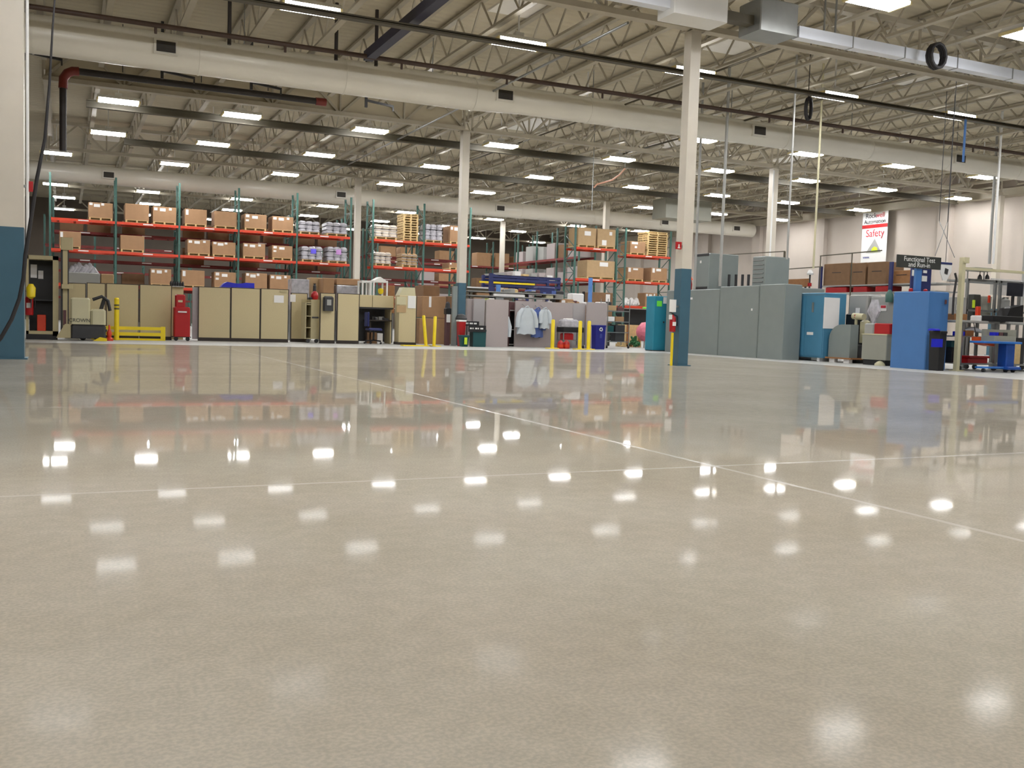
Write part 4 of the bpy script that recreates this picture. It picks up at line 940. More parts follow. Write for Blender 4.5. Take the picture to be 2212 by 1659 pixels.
t, a, c_, zt = bin_(1277, 703, 1308, 28.0, 'recyc', 'dark blue recycling bin beside the yellow posts', taper=.02, d=.3)
cx = a+(c_-a)*.5
for k in range(3):
    an = k*2*PI/3+PI/2; cz = zt-.13; r_ = .065
    p1 = (cx+r_*math.cos(an), 27.985, cz+r_*math.sin(an)); p2 = (cx+r_*math.cos(an+1.7), 27.985, cz+r_*math.sin(an+1.7))
    MB().bar(p1, p2, .012, M['text'], .03).build('recycling_arrow', t)
MB().box(cx-.04, 27.99, zt-.42, cx+.05, 27.999, zt-.28, M['textb']).build('small_label', t)
# wire cart with boxes
xa, xb = at(1312, 700, Y=29.6).x, at(1359, 700, Y=29.6).x
t = thing('wire_shelf_cart', 'silver wire shelf cart loaded with small boxes', 'cart', ((xa+xb)/2, 29.6, 0))
for x in (xa, xb):
    for y in (29.6, 30.1): MB().tube([(x, y, .1), (x, y, 1.75)], .015, M['galv'], 8).build('post', t); 
zsh = [at(1335, y, Y=29.6).z for y in (738, 718, 695, 672)]
for z in zsh:
    b = MB(); b.box(xa, 29.6, z-.02, xb, 29.62, z+.01, M['galv']); b.box(xa, 30.08, z-.02, xb, 30.1, z+.01, M['galv'])
    for i in range(9): x = xa+(xb-xa)*i/8; b.bar((x, 29.6, z), (x, 30.1, z), .008, M['galv'])
    b.build('wire_shelf', t)
for x in (xa, xb): MB().tube([(x-.02, 29.6, .05), (x+.02, 29.6, .05)], .05, M['black'], 10).build('caster', t)
for (x0, yt, x1_, sh, m, lab) in ((1313, 704, 1326, 1, 'tealbin', 'dark teal box'), (1330, 702, 1350, 0, 'dark', 'dark parts bag'), (1314, 684, 1328, 2, 'paper', 'white box'), (1330, 684, 1348, 2, 'carton', 'orange tan carton'), (1314, 660, 1332, 3, 'carton2', 'pale open carton'), (1334, 664, 1348, 3, 'maroon', 'maroon flat box')):
    q = pb(x0, yt, x1_, yt+10, 29.65); solo('shelf_box', MB().bev(q[0], 29.65, zsh[sh]+.012, q[1], 30.0, q[2], M[m], .01), '%s on the silver wire shelf cart' % lab, 'box', 'small boxes on the wire shelf cart')
# pink ball, green parts, crate
b = MB(); p = at(1402, 717, Y=31); cz = p.z
b.tube([(p.x-.5, 31, cz), (p.x-.44, 31, cz), (p.x-.28, 31, cz), (p.x, 31, cz), (p.x+.3, 31, cz), (p.x+.48, 31, cz)], [.05, .22, .36, .4, .38, .2], M['pink'], 10)
for x in (p.x-.2, p.x+.25): b.bar((x, 31, cz-.35), (x, 31, 0), .03, M['galv'])
solo('pink_tumbler', b, 'pink rounded drum left of the teal cabinet', 'drum')
q = pb(1368, 716, 1388, 736, 30.8); b = MB()
for i in range(16): b.tube([(q[0]+random.random()*(q[1]-q[0]), 30.8+random.random()*.3, .05+random.random()*.1), (q[0]+random.random()*(q[1]-q[0]), 30.8+random.random()*.3, .15+random.random()*.3)], .04, M['plant'], 7)
b.build('green_parts', kind='stuff', label='heap of green plastic parts beside the pink drum', category='plastic parts')
q = pb(1351, 702, 1386, 732, 31.8); pallet(q[0], q[1], 31.8, .7, 0, 'pallets on the floor', 'pallet under the pale wooden crate')
t = thing('wooden_crate', 'pale wooden crate low behind the wire shelf cart', 'crate', (q[0], 31.8, .12)); MB().bev(q[0], 31.8, .12, q[1], 32.4, q[2], M['wood'], .01).build('crate_body', t)
for x in (q[0]+.05, q[1]-.15): MB().box(x, 31.78, .12, x+.1, 31.799, q[2], M['wood2']).build('batten', t)
q = pb(1350, 672, 1412, 702, 43.2); solo('recess_shade_sheet', MB().box(q[0], 45.2, 0, q[1]+1, 45.25, Z4[2]-.15, M['black']), 'black sheet painting the shade in the low bay of the right rack', 'sheet')  # black sheet added as the shade inside the low rack bay
q = pb(1350, 640, 1384, 658, 44.1); b = MB()
for i in range(6): x = q[0]+(q[1]-q[0])*(i+.5)/6; b.tube([(x-.15, 44.3, Z4[2]+.08), (x, 44.4, Z4[2]+.2+.1*(i % 2)), (x+.15, 44.4, Z4[2]+.08)], [.06, .16, .08], M['paper'], 8)
solo('white_sack', b, 'white plastic sack on the lowest right rack shelf', 'sack', smooth=True)
q = pb(1394, 633, 1420, 655, 44.1); carton(q[0], q[1], 44.1, .8, Z4[2], q[2], 'brown carton behind the teal cabinet', GL, labels=LC)
q = pb(1278, 632, 1324, 655, 33); carton(q[0], q[1], 33, .7, .9, q[2], 'tan carton with a slanted paper above the grey panel', 'large cartons in the gap', labels=((.66, .95, .2, .5),), m='carton3'); solo('carton_stand', MB().box(q[0]+.05, 33.05, 0, q[1]-.05, 33.6, .9, M['dark']), 'dark table under the tan carton with slanted paper', 'table')
q = pb(1340, 661, 1348, 665, 43.9); solo('lime_tag', MB().box(at(1389, 660, Y=43.9).x, 43.93, Z4[2]-.12, at(1400, 660, Y=43.9).x, 43.945, Z4[2]-.04, M['lime']), 'lime tag on the lowest orange beam', 'tag')
# lift mast behind panels: blue post, etc
for px, Y, yt, m, r_, lab in ((1276, 31.0, 600, 'lblue', .06, 'pale blue post rising beside the tan carton'), (1262, 31.5, 630, 'black', .03, 'black slim post above the grey panels'), (1061, 31.0, 590, 'navy', .07, 'navy post above the front grey panel'), (1077, 31.6, 615, 'lblue', .07, 'pale blue post beside the navy one')):
    x = at(px, 640, Y=Y).x; solo('slim_post', MB().box(x-r_, Y, 0, x+r_, Y+.1, at(px, yt, Y=Y).z, M[m]), lab, 'post')
# navy cantilever rack in the middle distance
q = pb(1064, 596, 1210, 640, 35)
t = thing('cantilever_rack', 'navy blue storage rack with yellow bars in the middle distance', 'rack', ((q[0]+q[1])/2, 35, 0))
for x in (q[0], (q[0]+q[1])/2, q[1]-.1): 
    for y in (35, 36): MB().box(x, y, 0, x+.1, y+.1, q[2], M['navy']).build('upright', t)
for yt in (597, 604, 616): 
    z = at(1137, yt, Y=35).z
    for y in (34.95, 36.1): MB().box(q[0], y, z-.1, q[1], y+.05, z, M['navy']).build('beam', t)
z = at(1137, 612, Y=35).z; MB().box(q[0]-.6, 34.9, z-.07, q[1]-1.2, 34.94, z, M['yellow']).build('yellow_bar', t)
z = at(1137, 597, Y=35).z
for i in range(7): 
    x = q[0]+.2+i*(q[1]-q[0]-.5)/7; solo('long_stock', MB().box(x, 34.9, z+.002, x+.25, 36.3, z+.08+.05*(i % 3), M[('grey2', 'panelg', 'paper', 'wood')[i % 4]]), 'stock lying on the navy rack, %s from the left' % ORD[i], 'stock', 'stock on the navy rack')
q = pb(1008, 620, 1062, 648, 33); b = MB().box(q[0], 33, .8, q[1], 33.7, q[2], M['steeldk']); b.box(q[0], 32.95, q[2]-.05, q[1], 33.75, q[2], M['white']); b.box(q[0]+.1, 33.1, 0, q[1]-.1, 33.6, .8, M['dark']); solo('work_table', b, 'white topped dark cabinet behind the middle column', 'cabinet')
# clutter above the grey panels
cl = [(1029, 632, 1058, 646, 'carton', 'tan carton on the shelf above the first grey panels'), (1091, 624, 1120, 636, 'wood', 'stack of yellow boards above the coats'), (1066, 634, 1135, 642, 'paper', 'row of white sheets above the front grey panel'), (1120, 632, 1142, 650, 'panelg', 'grey bundle above the coats'), (1143, 626, 1162, 650, 'coatb', 'blue grey tub above the coats'), (1162, 640, 1178, 650, 'maroon', 'maroon bundle above the coats'), (1180, 636, 1196, 652, 'cream', 'cream bottle shape above the wide grey panel'), (1198, 630, 1218, 652, 'grey2', 'grey parts box above the wide grey panel'), (1210, 646, 1240, 655, 'carton', 'flat brown carton on the wide grey panel'), (1236, 634, 1262, 654, 'paper', 'white crumpled film above the pale panel'), (1162, 620, 1200, 634, 'navy', 'navy tray beneath the navy rack')]
zc = [at(1150, y, Y=30.9).z for y in (653, 643, 634)]
b = MB()
for z in zc: b.box(at(1010, 650, Y=30.6).x, 30.6, z-.03, at(1310, 650, Y=30.6).x if z < zc[1] else at(1215, 650, Y=30.6).x, 31.6, z, M['grey2'])
for i in range(5): x = at(1012+i*72, 700, Y=30.8).x; b.box(x, 30.7, 0, x+.05, 31.5, zc[0]-.03, M['galv'])
for px in (1012, 1110, 1210): x = at(px, 700, Y=31.5).x; b.box(x, 31.52, zc[0], x+.04, 31.56, zc[2]-.03, M['galv'])
solo('long_bench', b, 'long grey shelved bench hidden behind the grey panels', 'bench')
for k_, (x0, yt, x1_, yb, m, lab) in enumerate(cl):
    yy = (30.65, 31.15)[k_ % 2]; q = pb(x0, yt, x1_, yb, yy); zb_ = max([z for z in zc if z < q[2]-.04] or [zc[0]]) if x1_ < 1205 else zc[0]; solo('bench_item', MB().bev(q[0], yy, zb_+.002, q[1], yy+.4, q[2], M[m], .03), lab, 'box')
for i in range(26):
    px = 1022+i*11.2+random.uniform(-3, 3); z = zc[random.choice((0, 1, 2)) if px < 1205 else 0]; x = at(px, 650, Y=30.7).x; w_ = random.uniform(.12, .4); yy = 30.62+.02*(i % 2)
    b = MB().bev(x, yy, z+.002, x+w_, yy+.25, z+random.uniform(.04, .13), M[random.choice(['paper', 'grey2', 'dark', 'carton', 'maroon', 'navy', 'galv', 'hiviz', 'carton2', 'coatb', 'paper'])], .02)
    solo('bench_item', b, 'small item on the shelved bench above the grey panels, %s from the left' % ORD[i], 'parts', 'small items on the shelved bench')

# ------------------------------------------------------------------ teal cabinet and column fittings
q = pb(1412, 641, 1440, 759, 27.3)
xa, xb, zt = at(1412, 700, Y=27.3).x, at(1412, 700, Y=27.3).x+.92, at(1430, 640, Y=27.3).z
t = thing('storage_cabinet', 'tall teal storage cabinet left of the nearest column', 'cabinet', ((xa+xb)/2, 27.3, 0))
MB().bev(xa, 27.3, .03, xb, 27.8, zt, M['teal'], .015).build('carcass', t)
for s, x0, x1_ in ((0, xa+.01, (xa+xb)/2-.003), (1, (xa+xb)/2+.003, xb-.01)):
    d_ = MB().box(x0, 27.285, .08, x1_, 27.3, zt-.03, M['teal']).build('door', t)
MB().bev(xa+.35, 27.26, .95, xa+.4, 27.285, 1.0, M['dark'], .005).build('handle', t)
for x0, y0, x1_, y1_, m in ((1419, 650, 1430, 662, 'lime'), (1433, 642, 1445, 656, 'paper')):
    r_ = pb(x0, y0, x1_, y1_, 27.28); MB().box(r_[0], 27.278, r_[3], r_[1], 27.284, r_[2], M[m]).build('note', t)
MB().box(xa+.02, 27.32, 0, xb-.02, 27.78, .03, M['dark']).build('plinth', t)
extinguisher(11.74, 17.2, .72, .42, 'red fire extinguisher on the nearest column')
b = MB().box(11.80, 17.04, at(1456, 674, Y=17.05).z, 11.99, 17.07, at(1456, 647, Y=17.05).z, M['paper'])
b = MB(); zt, zb = at(1456, 647, Y=17.1).z, at(1456, 674, Y=17.1).z
b.box(11.62, 17.15, zb, 11.78, 17.17, zt, M['paper']); b.box(11.78, 17.15, zb+.1, 11.845, 17.17, zb+.14, M['galv'])
solo('white_sign', b, 'white sign above the extinguisher on the nearest column', 'sign')
zt, zb = at(1461, 522, Y=17.1).z, at(1461, 538, Y=17.1).z
t = thing('extinguisher_sign', 'small red sign with white mark high on the nearest column', 'sign', (11.75, 17.13, zb))
MB().box(11.68, 17.1, zb, 11.82, 17.13, zt, M['red']).build('sign_plate', t); b = MB().box(11.735, 17.094, zb+.04, 11.765, 17.099, zt-.05, M['text']); b.box(11.72, 17.094, zb+.02, 11.78, 17.099, zb+.04, M['text']); b.build('white_mark', t)
MB().box(11.82, 17.11, zb+.05, 11.845, 17.13, zb+.09, M['galv']).build('bracket', t)
solo('yellow_stripe', MB().box(11.70, 17.14, .0, 11.74, 17.18, .70, M['yellow']), 'thin yellow upright under the extinguisher', 'post')

# ------------------------------------------------------------------ grey enclosure
EX = 18.15
def encl(y0, y1, z, label, m='grey', x1=20.6):
    b = MB().bev(EX, y0, 0, x1, y1, z, M[m], .02)
    return solo('enclosure_cabinet', b, label, 'machine enclosure', 'grey sheet metal enclosure sections')
ya, yb_, yc, yd = 27.0, at(1552, 700, X=EX).y, at(1637, 700, X=EX).y, at(1692, 700, X=EX).y
z1 = at(1520, 625, X=EX).z; z2 = at(1620, 617, X=EX).z; z3 = at(1665, 614, X=EX).z
encl(yb_+.01, ya, z1, 'left grey enclosure section right behind the nearest column'); encl(yc+.01, yb_-.01, z2, 'middle grey enclosure section'); encl(yd, yc-.01, z3, 'right grey enclosure section beside the steel blue cabinet', x1=18.78)
for px, py, lab in ((1492, 645, 'white tag on the left grey enclosure section'), (1624, 669, 'small white switch on the middle grey enclosure section')):
    p = at(px, py, X=EX-.01); solo('white_tag', MB().box(EX-.015, p.y-.09 if px < 1500 else p.y-.03, p.z-.03, EX-.003, p.y+.09 if px < 1500 else p.y+.03, p.z+.035, M['paper']), lab, 'tag')
def topbox(x0, x1, yt, yb, X, x2, label, louvre):
    ya_, yb2, zt, zb = pbx(x0, yt, x1, yb, X); xr = x2
    zb = z1 if X < 19 and not louvre else z2
    t = thing('electrical_box', label, 'machine cabinet', ((X+xr)/2, (ya_+yb2)/2, zb))
    MB().bev(X, yb2, zb, xr, ya_, zt, M['grey'], .02).build('housing', t)
    if louvre:
        for i in range(6): z = zb+.12+i*(zt-zb-.25)/5; MB().box(X-.02, yb2+.08, z, X-.001, ya_-.05, z+.03, M['galv']).build('louvre', t)
    else:
        MB().box(X-.02, yb2+.02, zt-.08, X-.001, ya_-.02, zt-.01, M['black']).build('black_strip', t); MB().box(X-.02, yb2+.05, zb+.02, X-.001, ya_-.05, zb+.1, M['black']).build('black_slot', t)
        MB().box(X-.012, (ya_+yb2)/2, zt-.3, X-.002, (ya_+yb2)/2+.08, zt-.22, M['paper']).build('badge', t)
topbox(1499, 1531, 548, 624, 18.4, 19.55, 'tall grey box with black strips on the left enclosure', False)
topbox(1625, 1653, 554, 614, 18.6, 19.5, 'grey louvred box on the right enclosure section', True)
for i, px in enumerate((1575, 1590, 1604, 1617)):
    p = at(px, 600, X=19.0); zt = at(px, 593, X=19.0).z; zq = z1 if p.y > yb_-.03 else z2; solo('roof_stub', MB().box(18.97, p.y-.03, zq, 19.03, p.y+.03, zt, M['dark']), 'short dark stub on the enclosure roof, %s from the left' % ORD[i], 'stub', 'dark stubs on the enclosure roof')
# light rail frame above the enclosure
b = MB()
for (xa_, ya_), (xb_, yb2) in (((1562, 551), (1695, 543)), ((1680, 583), (1775, 576)), ((1772, 553), (1905, 541))):
    b.bar(at(xa_, ya_, X=21.2), at(xb_, yb2, X=21.2), .03, M['steeldk'])
for px, y0_, y1_ in ((1695, 543, 630), (1563, 551, 640), (1773, 553, 620), (1841, 548, 575)):
    a = at(px, y0_, X=21.2); b.bar(a, (21.2, a.y, 0.02), .05 if px in (1695, 1563) else .025, M['steeldk'])
solo('pipe_frame', b, 'dark pipe frame standing behind the grey enclosure', 'frame')
p = at(1492, 595, X=19.3)
pxs = pbx(1486, 583, 1498, 590, 18.3)
b = MB().lathe(18.35, pxs[0]-.05, [(.12, z1+.33), (.03, z1+.47)], M['orange2'], 12); b.lathe(18.35, pxs[0]-.05, [(.08, z1), (.09, z1+.2), (.06, z1+.33)], M['red'], 12)
solo('signal_beacon', b, 'orange and red beacon on the left enclosure beside the column', 'beacon')

# ------------------------------------------------------------------ steel blue cabinet and machines
CX = 18.85; y0c, y1c = 20.38, at(1702, 700, X=CX).y; zt = at(1735, 633, X=CX).z
t = thing('double_cabinet', 'steel blue double door cabinet with a large white paper', 'cabinet', (CX+.38, 21, 0))
MB().bev(CX, y0c, .1, CX+.78, y1c, zt, M['cab1'], .015).build('carcass', t)
ym = (y0c+y1c)/2
for a, b_ in ((y0c+.015, ym-.004), (ym+.004, y1c-.015)): MB().box(CX-.018, a, .14, CX-.001, b_, zt-.07, M['cab1']).build('door', t)
MB().box(CX-.04, ym-.33, 1.35, CX-.019, ym-.27, 1.62, M['galv']).build('handle', t)
MB().box(CX-.024, ym-.35, .72, CX-.019, ym-.1, .8, M['paper']).build('warning_label', t)
MB().box(CX-.005, y0c-.005, zt-.06, CX+.0, y1c, zt-.05, M['galv']).build('trim_line', t)
q = pb(1780, 643, 1813, 710, y0c-.02); MB().box(q[0], y0c-.02, q[3], min(q[1], CX+.77), y0c-.004, q[2], M['paper']).build('large_paper', t)
for y in (y0c+.15, y1c-.25): MB().box(CX+.05, y, 0, CX+.7, y+.1, .1, M['paper']).build('foot_block', t)
# curved grey cover on a pallet
xg = 19.0; ya_, yb2 = at(1790, 740, X=xg).y, at(1836, 740, X=xg).y; zt = at(1830, 701, X=xg).z
solo('wooden_skid', MB().box(xg-.05, yb2-.1, .1, xg+.6, ya_+.1, .14, M['wood2']).box(xg, yb2, 0, xg+.12, yb2+.2, .1, M['paper']).box(xg, ya_-.25, 0, xg+.12, ya_-.05, .1, M['paper']), 'orange brown skid under the curved grey cover', 'skid')
b = MB(); w_ = ya_-yb2; pr = [(yb2, .14), (ya_, .14), (ya_, zt-.42)]+[(ya_-.5*w_*(1-math.cos(k*PI/10)) if False else ya_-.45*(1-math.cos(k*PI/10)), zt-.42+.42*math.sin(k*PI/10)) for k in range(1, 6)]+[(yb2, zt)]
b.prism(pr, 'x', xg, xg+.28, M['grey']); solo('machine_cover', b, 'grey machine cover with a rounded shoulder beside the steel blue cabinet', 'machine')
# tall grey machine behind
X_ = 20.3; ya_, yb2, zt, zb = pbx(1832, 636, 1872, 700, X_)
t = thing('test_machine', 'light grey test machine with stickers behind the covers', 'machine', (X_, (ya_+yb2)/2, 0))
MB().bev(X_, yb2, 0, X_+.6, ya_, zt, M['grey2'], .04).build('main_housing', t)
yc_, yd_, zt2, zb2 = pbx(1873, 640, 1926, 700, X_); MB().bev(X_+.1, yd_, 0, X_+.7, yc_-.01, zt2, M['grey2'], .02).build('side_housing', t)
MB().box(X_-.01, ya_-.45, zt-.55, X_-.001, ya_-.3, zt-.38, M['paper']).build('sticker', t); r_ = pbx(1902, 659, 1915, 672, X_+.09); MB().box(X_+.085, r_[1], r_[3], X_+.098, r_[0], r_[2], M['paper']).build('sticker', t); MB().box(X_+.08, r_[1]+.02, (r_[2]+r_[3])/2, X_+.084, r_[0]-.02, r_[2]-.01, M['textr']).build('red_print', t)
r_ = pbx(1826, 678, 1846, 700, 19.8); solo('black_box', MB().bev(19.8, r_[1], 0, 20.2, r_[0], r_[2], M['black'], .02), 'black box between the grey machines', 'box')
b = MB(); c1 = at(1850, 683, X=19.5); b.tube([(19.5, c1.y+.1, c1.z), (19.5, c1.y-.28, c1.z-.02)], .09, M['cream'], 14); b.tube([(19.5, c1.y, c1.z), (19.5, c1.y, .5)], .04, M['cream'], 10); b.bev(19.55, c1.y-.32, .55, 19.75, c1.y-.05, c1.z-.1, M['cream'], .05); b.lathe(19.46, c1.y-.02, [(.05, c1.z-.04), (.05, c1.z+.04)], M['red'], 10); b.bev(19.4, c1.y-.2, 0, 19.7, c1.y+.1, .5, M['dark'], .03)
solo('valve_machine', b, 'cream valve assembly with a red centre on a dark base', 'machine', smooth=True)
# cream cabinet with red topped unit
xg = 18.9; ya_, yb2 = at(1861, 750, X=xg).y, at(1915, 750, X=xg).y; zt = at(1890, 721, X=xg).z
t = thing('machine_cabinet', 'low grey cream cabinet left of the royal blue cabinet', 'cabinet', (xg, (ya_+yb2)/2, 0))
MB().bev(xg, yb2, .14, xg+.5, ya_, zt, M['grey3'], .015).build('cabinet_body', t); MB().box(xg-.01, yb2-.01, zt-.03, xg+.51, ya_+.01, zt+.002, M['cream']).build('top_plate', t)
MB().box(xg+.03, yb2+.05, 0, xg+.4, ya_-.05, .14, M['black']).build('plinth', t)
solo('floor_cushion', MB().lathe(xg-.02, at(1902, 784, X=xg).y, [(.14, 0), (.13, .05), (.07, .1), (.02, .12)], M['cream'], 12), 'small pale domed foot in front of the low cabinet', 'foot', smooth=True)
ys0, ys1, zz, _ = pbx(1866, 698, 1887, 720, xg+.02); b = MB().bev(xg+.02, ys1, zt+.002, xg+.4, ys0, zz, M['grey2'], .03); ys2 = at(1921, 710, X=xg).y
t = thing('printer_unit', 'red and grey bench unit on the low grey cream cabinet', 'machine', (xg, ys1, zt)); b.build('grey_half', t); MB().bev(xg+.02, ys2, zt+.002, xg+.4, ys1-.01, zz, M['red'], .02).build('red_half', t)
c1 = at(1888, 672, X=19.6); b = MB()
for i in range(7): b.tube([(19.6+.02*i, c1.y+.12-.03*i, c1.z-.55), (19.6, c1.y+.05*(i-3), c1.z), (19.62, c1.y+.03*(i-3), c1.z+.3)], [.03, .07, .02], M['wrap'], 7)
b.tube([(19.6, c1.y, 0), (19.6, c1.y, c1.z-.3)], .03, M['dark'], 8); solo('plastic_bundle', b, 'bundle of clear plastic hung in front of the grey machine', 'plastic bundle', smooth=True)
r_ = pbx(1897, 625, 1910, 652, 20.0); solo('green_bottle', MB().lathe(20.3, (r_[0]+r_[1])/2, [(.1, zt2 if False else r_[3]), (.11, r_[3]+.2), (.05, r_[2]-.03), (.03, r_[2])], M['green'], 12), 'pale green container on the grey machine top', 'bottle', smooth=True)
# shelf unit behind, with red bins and cartons
SX = 23.0; ysa, ysb = at(1768, 640, X=SX).y, at(2020, 640, X=SX).y
zs1, zs2 = at(1850, 631, X=SX).z, at(1850, 615, X=SX).z
t = thing('shelving_unit', 'long shelving with navy posts behind the blue cabinets', 'shelving', (SX, (ysa+ysb)/2, 0))
for z in (zs1, zs2): MB().box(SX, ysb, z-.04, SX+.9, ysa, z, M['grey2']).build('shelf', t)
for px, yt in ((1773, 576), (1925, 566)):
    y = at(px, 620, X=SX).y; MB().box(SX-.06, y-.06, 0, SX, y+.06, at(px, yt, X=SX).z, M['navy']).build('post', t); MB().box(SX+.9, y-.06, 0, SX+.96, y+.06, at(px, yt, X=SX).z, M['navy']).build('post', t)
MB().box(SX-.02, ysb, zs2-.16, SX, ysa, zs2-.1, M['grey2']).build('rail', t) if False else None
for i, (x0, x1_) in enumerate(((1783, 1828), (1842, 1872), (1890, 1924))):
    ra, rb, _, _ = pbx(x0, 619, x1_, 629, SX+.02); solo('red_bin', MB().bev(SX+.02, rb, zs1, SX+.5, ra, zs2-.06, M['red'], .02), 'red parts bin under the cartons, %s from the left' % ORD[i], 'bin', 'red parts bins on the long shelf')
for i, (x0, yt, x1_, m, lab) in enumerate(((1779, 569, 1836, 'carton3', 'widest dull brown carton on the long shelf'), (1837, 568, 1869, 'carton3', 'narrow dull brown carton on the long shelf'), (1874, 566, 1914, 'carton3', 'dull brown carton under the banner'), (1930, 584, 1965, 'wood2', 'orange brown carton left of the sign post'))):
    ra, rb, zt_, _ = pbx(x0, yt, x1_, 612, SX+.05)
    tt = thing('cardboard_carton', lab, 'box', (SX+.4, (ra+rb)/2, zs2), 'dull cartons on the long shelf'); MB().bev(SX+.05, rb, zs2, SX+.8, ra, zt_, M[m], .015).build('carton_body', tt); MB().box(SX+.044, (ra+rb)/2-.2, (zs2+zt_)/2+.05, SX+.049, (ra+rb)/2+.2, (zs2+zt_)/2+.07, M['textk']).build('printed_mark', tt)
    MB().box(SX+.1, (ra+rb)/2-.03, zt_, SX+.75, (ra+rb)/2+.03, zt_+.003, M['carton2']).build('packing_tape', tt)
ra, rb, zt_, _ = pbx(1682, 603, 1745, 613, 21.0); solo('wood_plank', MB().box(21, rb, zt_-.25, 21.1, ra, zt_, M['wood2']).box(21, rb+.1, 0, 21.05, rb+.15, zt_-.25, M['dark']).box(21, ra-.15, 0, 21.05, ra-.1, zt_-.25, M['dark']), 'wooden plank edge behind the enclosure', 'plank')
c1 = at(1750, 590, X=20.6); b = MB(); b.lathe(20.6, c1.y, [(.09, c1.z-.05), (.1, c1.z), (.04, c1.z+.1)], M['white'], 10); b.tube([(20.6, c1.y, 0), (20.6, c1.y, c1.z)], .025, M['dark'], 8); b.lathe(20.6, c1.y, [(.06, c1.z-.4), (.06, c1.z-.3)], M['red'], 10); solo('beacon_pole', b, 'white globe on a thin pole above the steel blue cabinet', 'beacon', smooth=True)

# royal blue cabinet
bx0, by0, by1 = 18.3, 16.4, 17.46; bx1 = 18.98; zt = 1.84
t = thing('large_cabinet', 'large royal blue cabinet under the black hanging sign', 'cabinet', ((bx0+bx1)/2, (by0+by1)/2, 0))
MB().bev(bx0, by0, .0, bx1, by1, zt, M['cab2'], .02).build('carcass', t)
MB().bev(bx1-.16, by0-.03, zt-.28, bx1-.1, by0, zt-.18, M['maroon'], .01).build('handle', t)
# sign and its post
t = thing('area_sign', 'black sign reading Functional Test and Run-in on a blue post', 'sign', (18.65, 17.0, zt))
q = pb(1938, 553, 2033, 580, 17.0)
MB().box(q[0], 17.0, q[3], q[1], 17.03, q[2], M['signk']).build('sign_board', t)
lettering('Functional Test', .165, ((q[0]+q[1])/2, 16.995, q[3]+(q[2]-q[3])*.70), ROT_Y, M['text'], t)
lettering('and Run-in', .165, ((q[0]+q[1])/2, 16.995, q[3]+(q[2]-q[3])*.27), ROT_Y, M['text'], t)
pxm = at(1987, 600, Y=17.0).x; MB().box(pxm-.09, 17.03, zt, pxm+.09, 17.1, q[3]+.1, M['cab2']).build('post', t)
for px_ in (1968, 2000): 
    xx = at(px_, 616, Y=17.1).x; MB().lathe(xx, 17.1, [(.05, zt+.001), (.05, zt+.07), (.02, zt+.09)], M['red'], 10).build('red_knob', t)
r_ = pb(2003, 582, 2011, 612, 18.5); solo('blue_board', MB().box(at(1969, 590, Y=19).x, 19.0, 0, at(2012, 590, Y=19).x, 19.04, at(1990, 580, Y=19).z, M['navy']), 'navy board with white emblems behind the sign post', 'board')
for i, (x0, y0_, x1_, y1_) in enumerate(((1971, 583, 1980, 596), (1995, 584, 2003, 590), (1992, 596, 2003, 608))):
    r_ = pb(x0, y0_, x1_, y1_, 18.98); solo('white_emblem', MB().box(r_[0], 18.985, r_[3], r_[1], 18.998, r_[2], M['text']), 'white mark on the navy board, %s' % ('left', 'upper right', 'lower right')[i], 'emblem')

# ------------------------------------------------------------------ right test benches
t, a, c_, zt = bin_(2007, 716, 2045, 15.95, 'black', 'black bin between the blue cabinet and the cream post', taper=.02, d=.3)
q = pb(2012, 732, 2036, 750, 15.94); MB().box(q[0], 15.935, q[3], q[1], 15.949, q[2], M['blue']).build('blue_label', t)
q = pb(2022, 712, 2036, 720, 15.9); solo('blue_rag', MB().bev(q[0], 15.95, zt+.016, q[1], 16.15, q[2]+.02, M['blue'], .02), 'bright blue cloth on the black bin', 'cloth')
cpx = 18.93; cpy = 16.05; zt = at(2060, 562, Y=cpy).z
t = thing('bench_post', 'cream post rising from the floor at the right', 'post', (cpx, cpy, 0))
MB().box(cpx-.05, cpy-.05, 0, cpx+.05, cpy+.05, zt, M['cream']).build('upright', t); MB().box(cpx-.12, cpy-.12, 0, cpx+.12, cpy+.12, .02, M['cream']).build('foot_plate', t)
MB().box(cpx+.05, cpy-.03, zt-.2, cpx+3.2, cpy+.03, zt-.14, M['cream']).build('top_rail', t); MB().box(cpx-.02, cpy-.07, zt-.05, cpx+.14, cpy+.07, zt+.08, M['cream']).build('bracket', t)
b = MB(); b.bar((cpx+.05, cpy-.02, zt), (cpx-.9, cpy, 7.0), .015, M['hose']) if False else b
a1 = at(2029, 478, Y=18); a2 = at(2062, 556, Y=16.2); b.bar(a1, a2, .012, M['dark']); a3 = at(2047, 478, Y=18.2); a4 = at(2020, 552, Y=17.02); b.bar(a3, a4, .012, M['dark']); b.bar(a1, (a1.x, a1.y, 7.0), .012, M['dark']); b.bar(a3, (a3.x, a3.y, 7.0), .012, M['dark'])
solo('sign_wires', b, 'thin crossing wires above the black sign', 'wire')
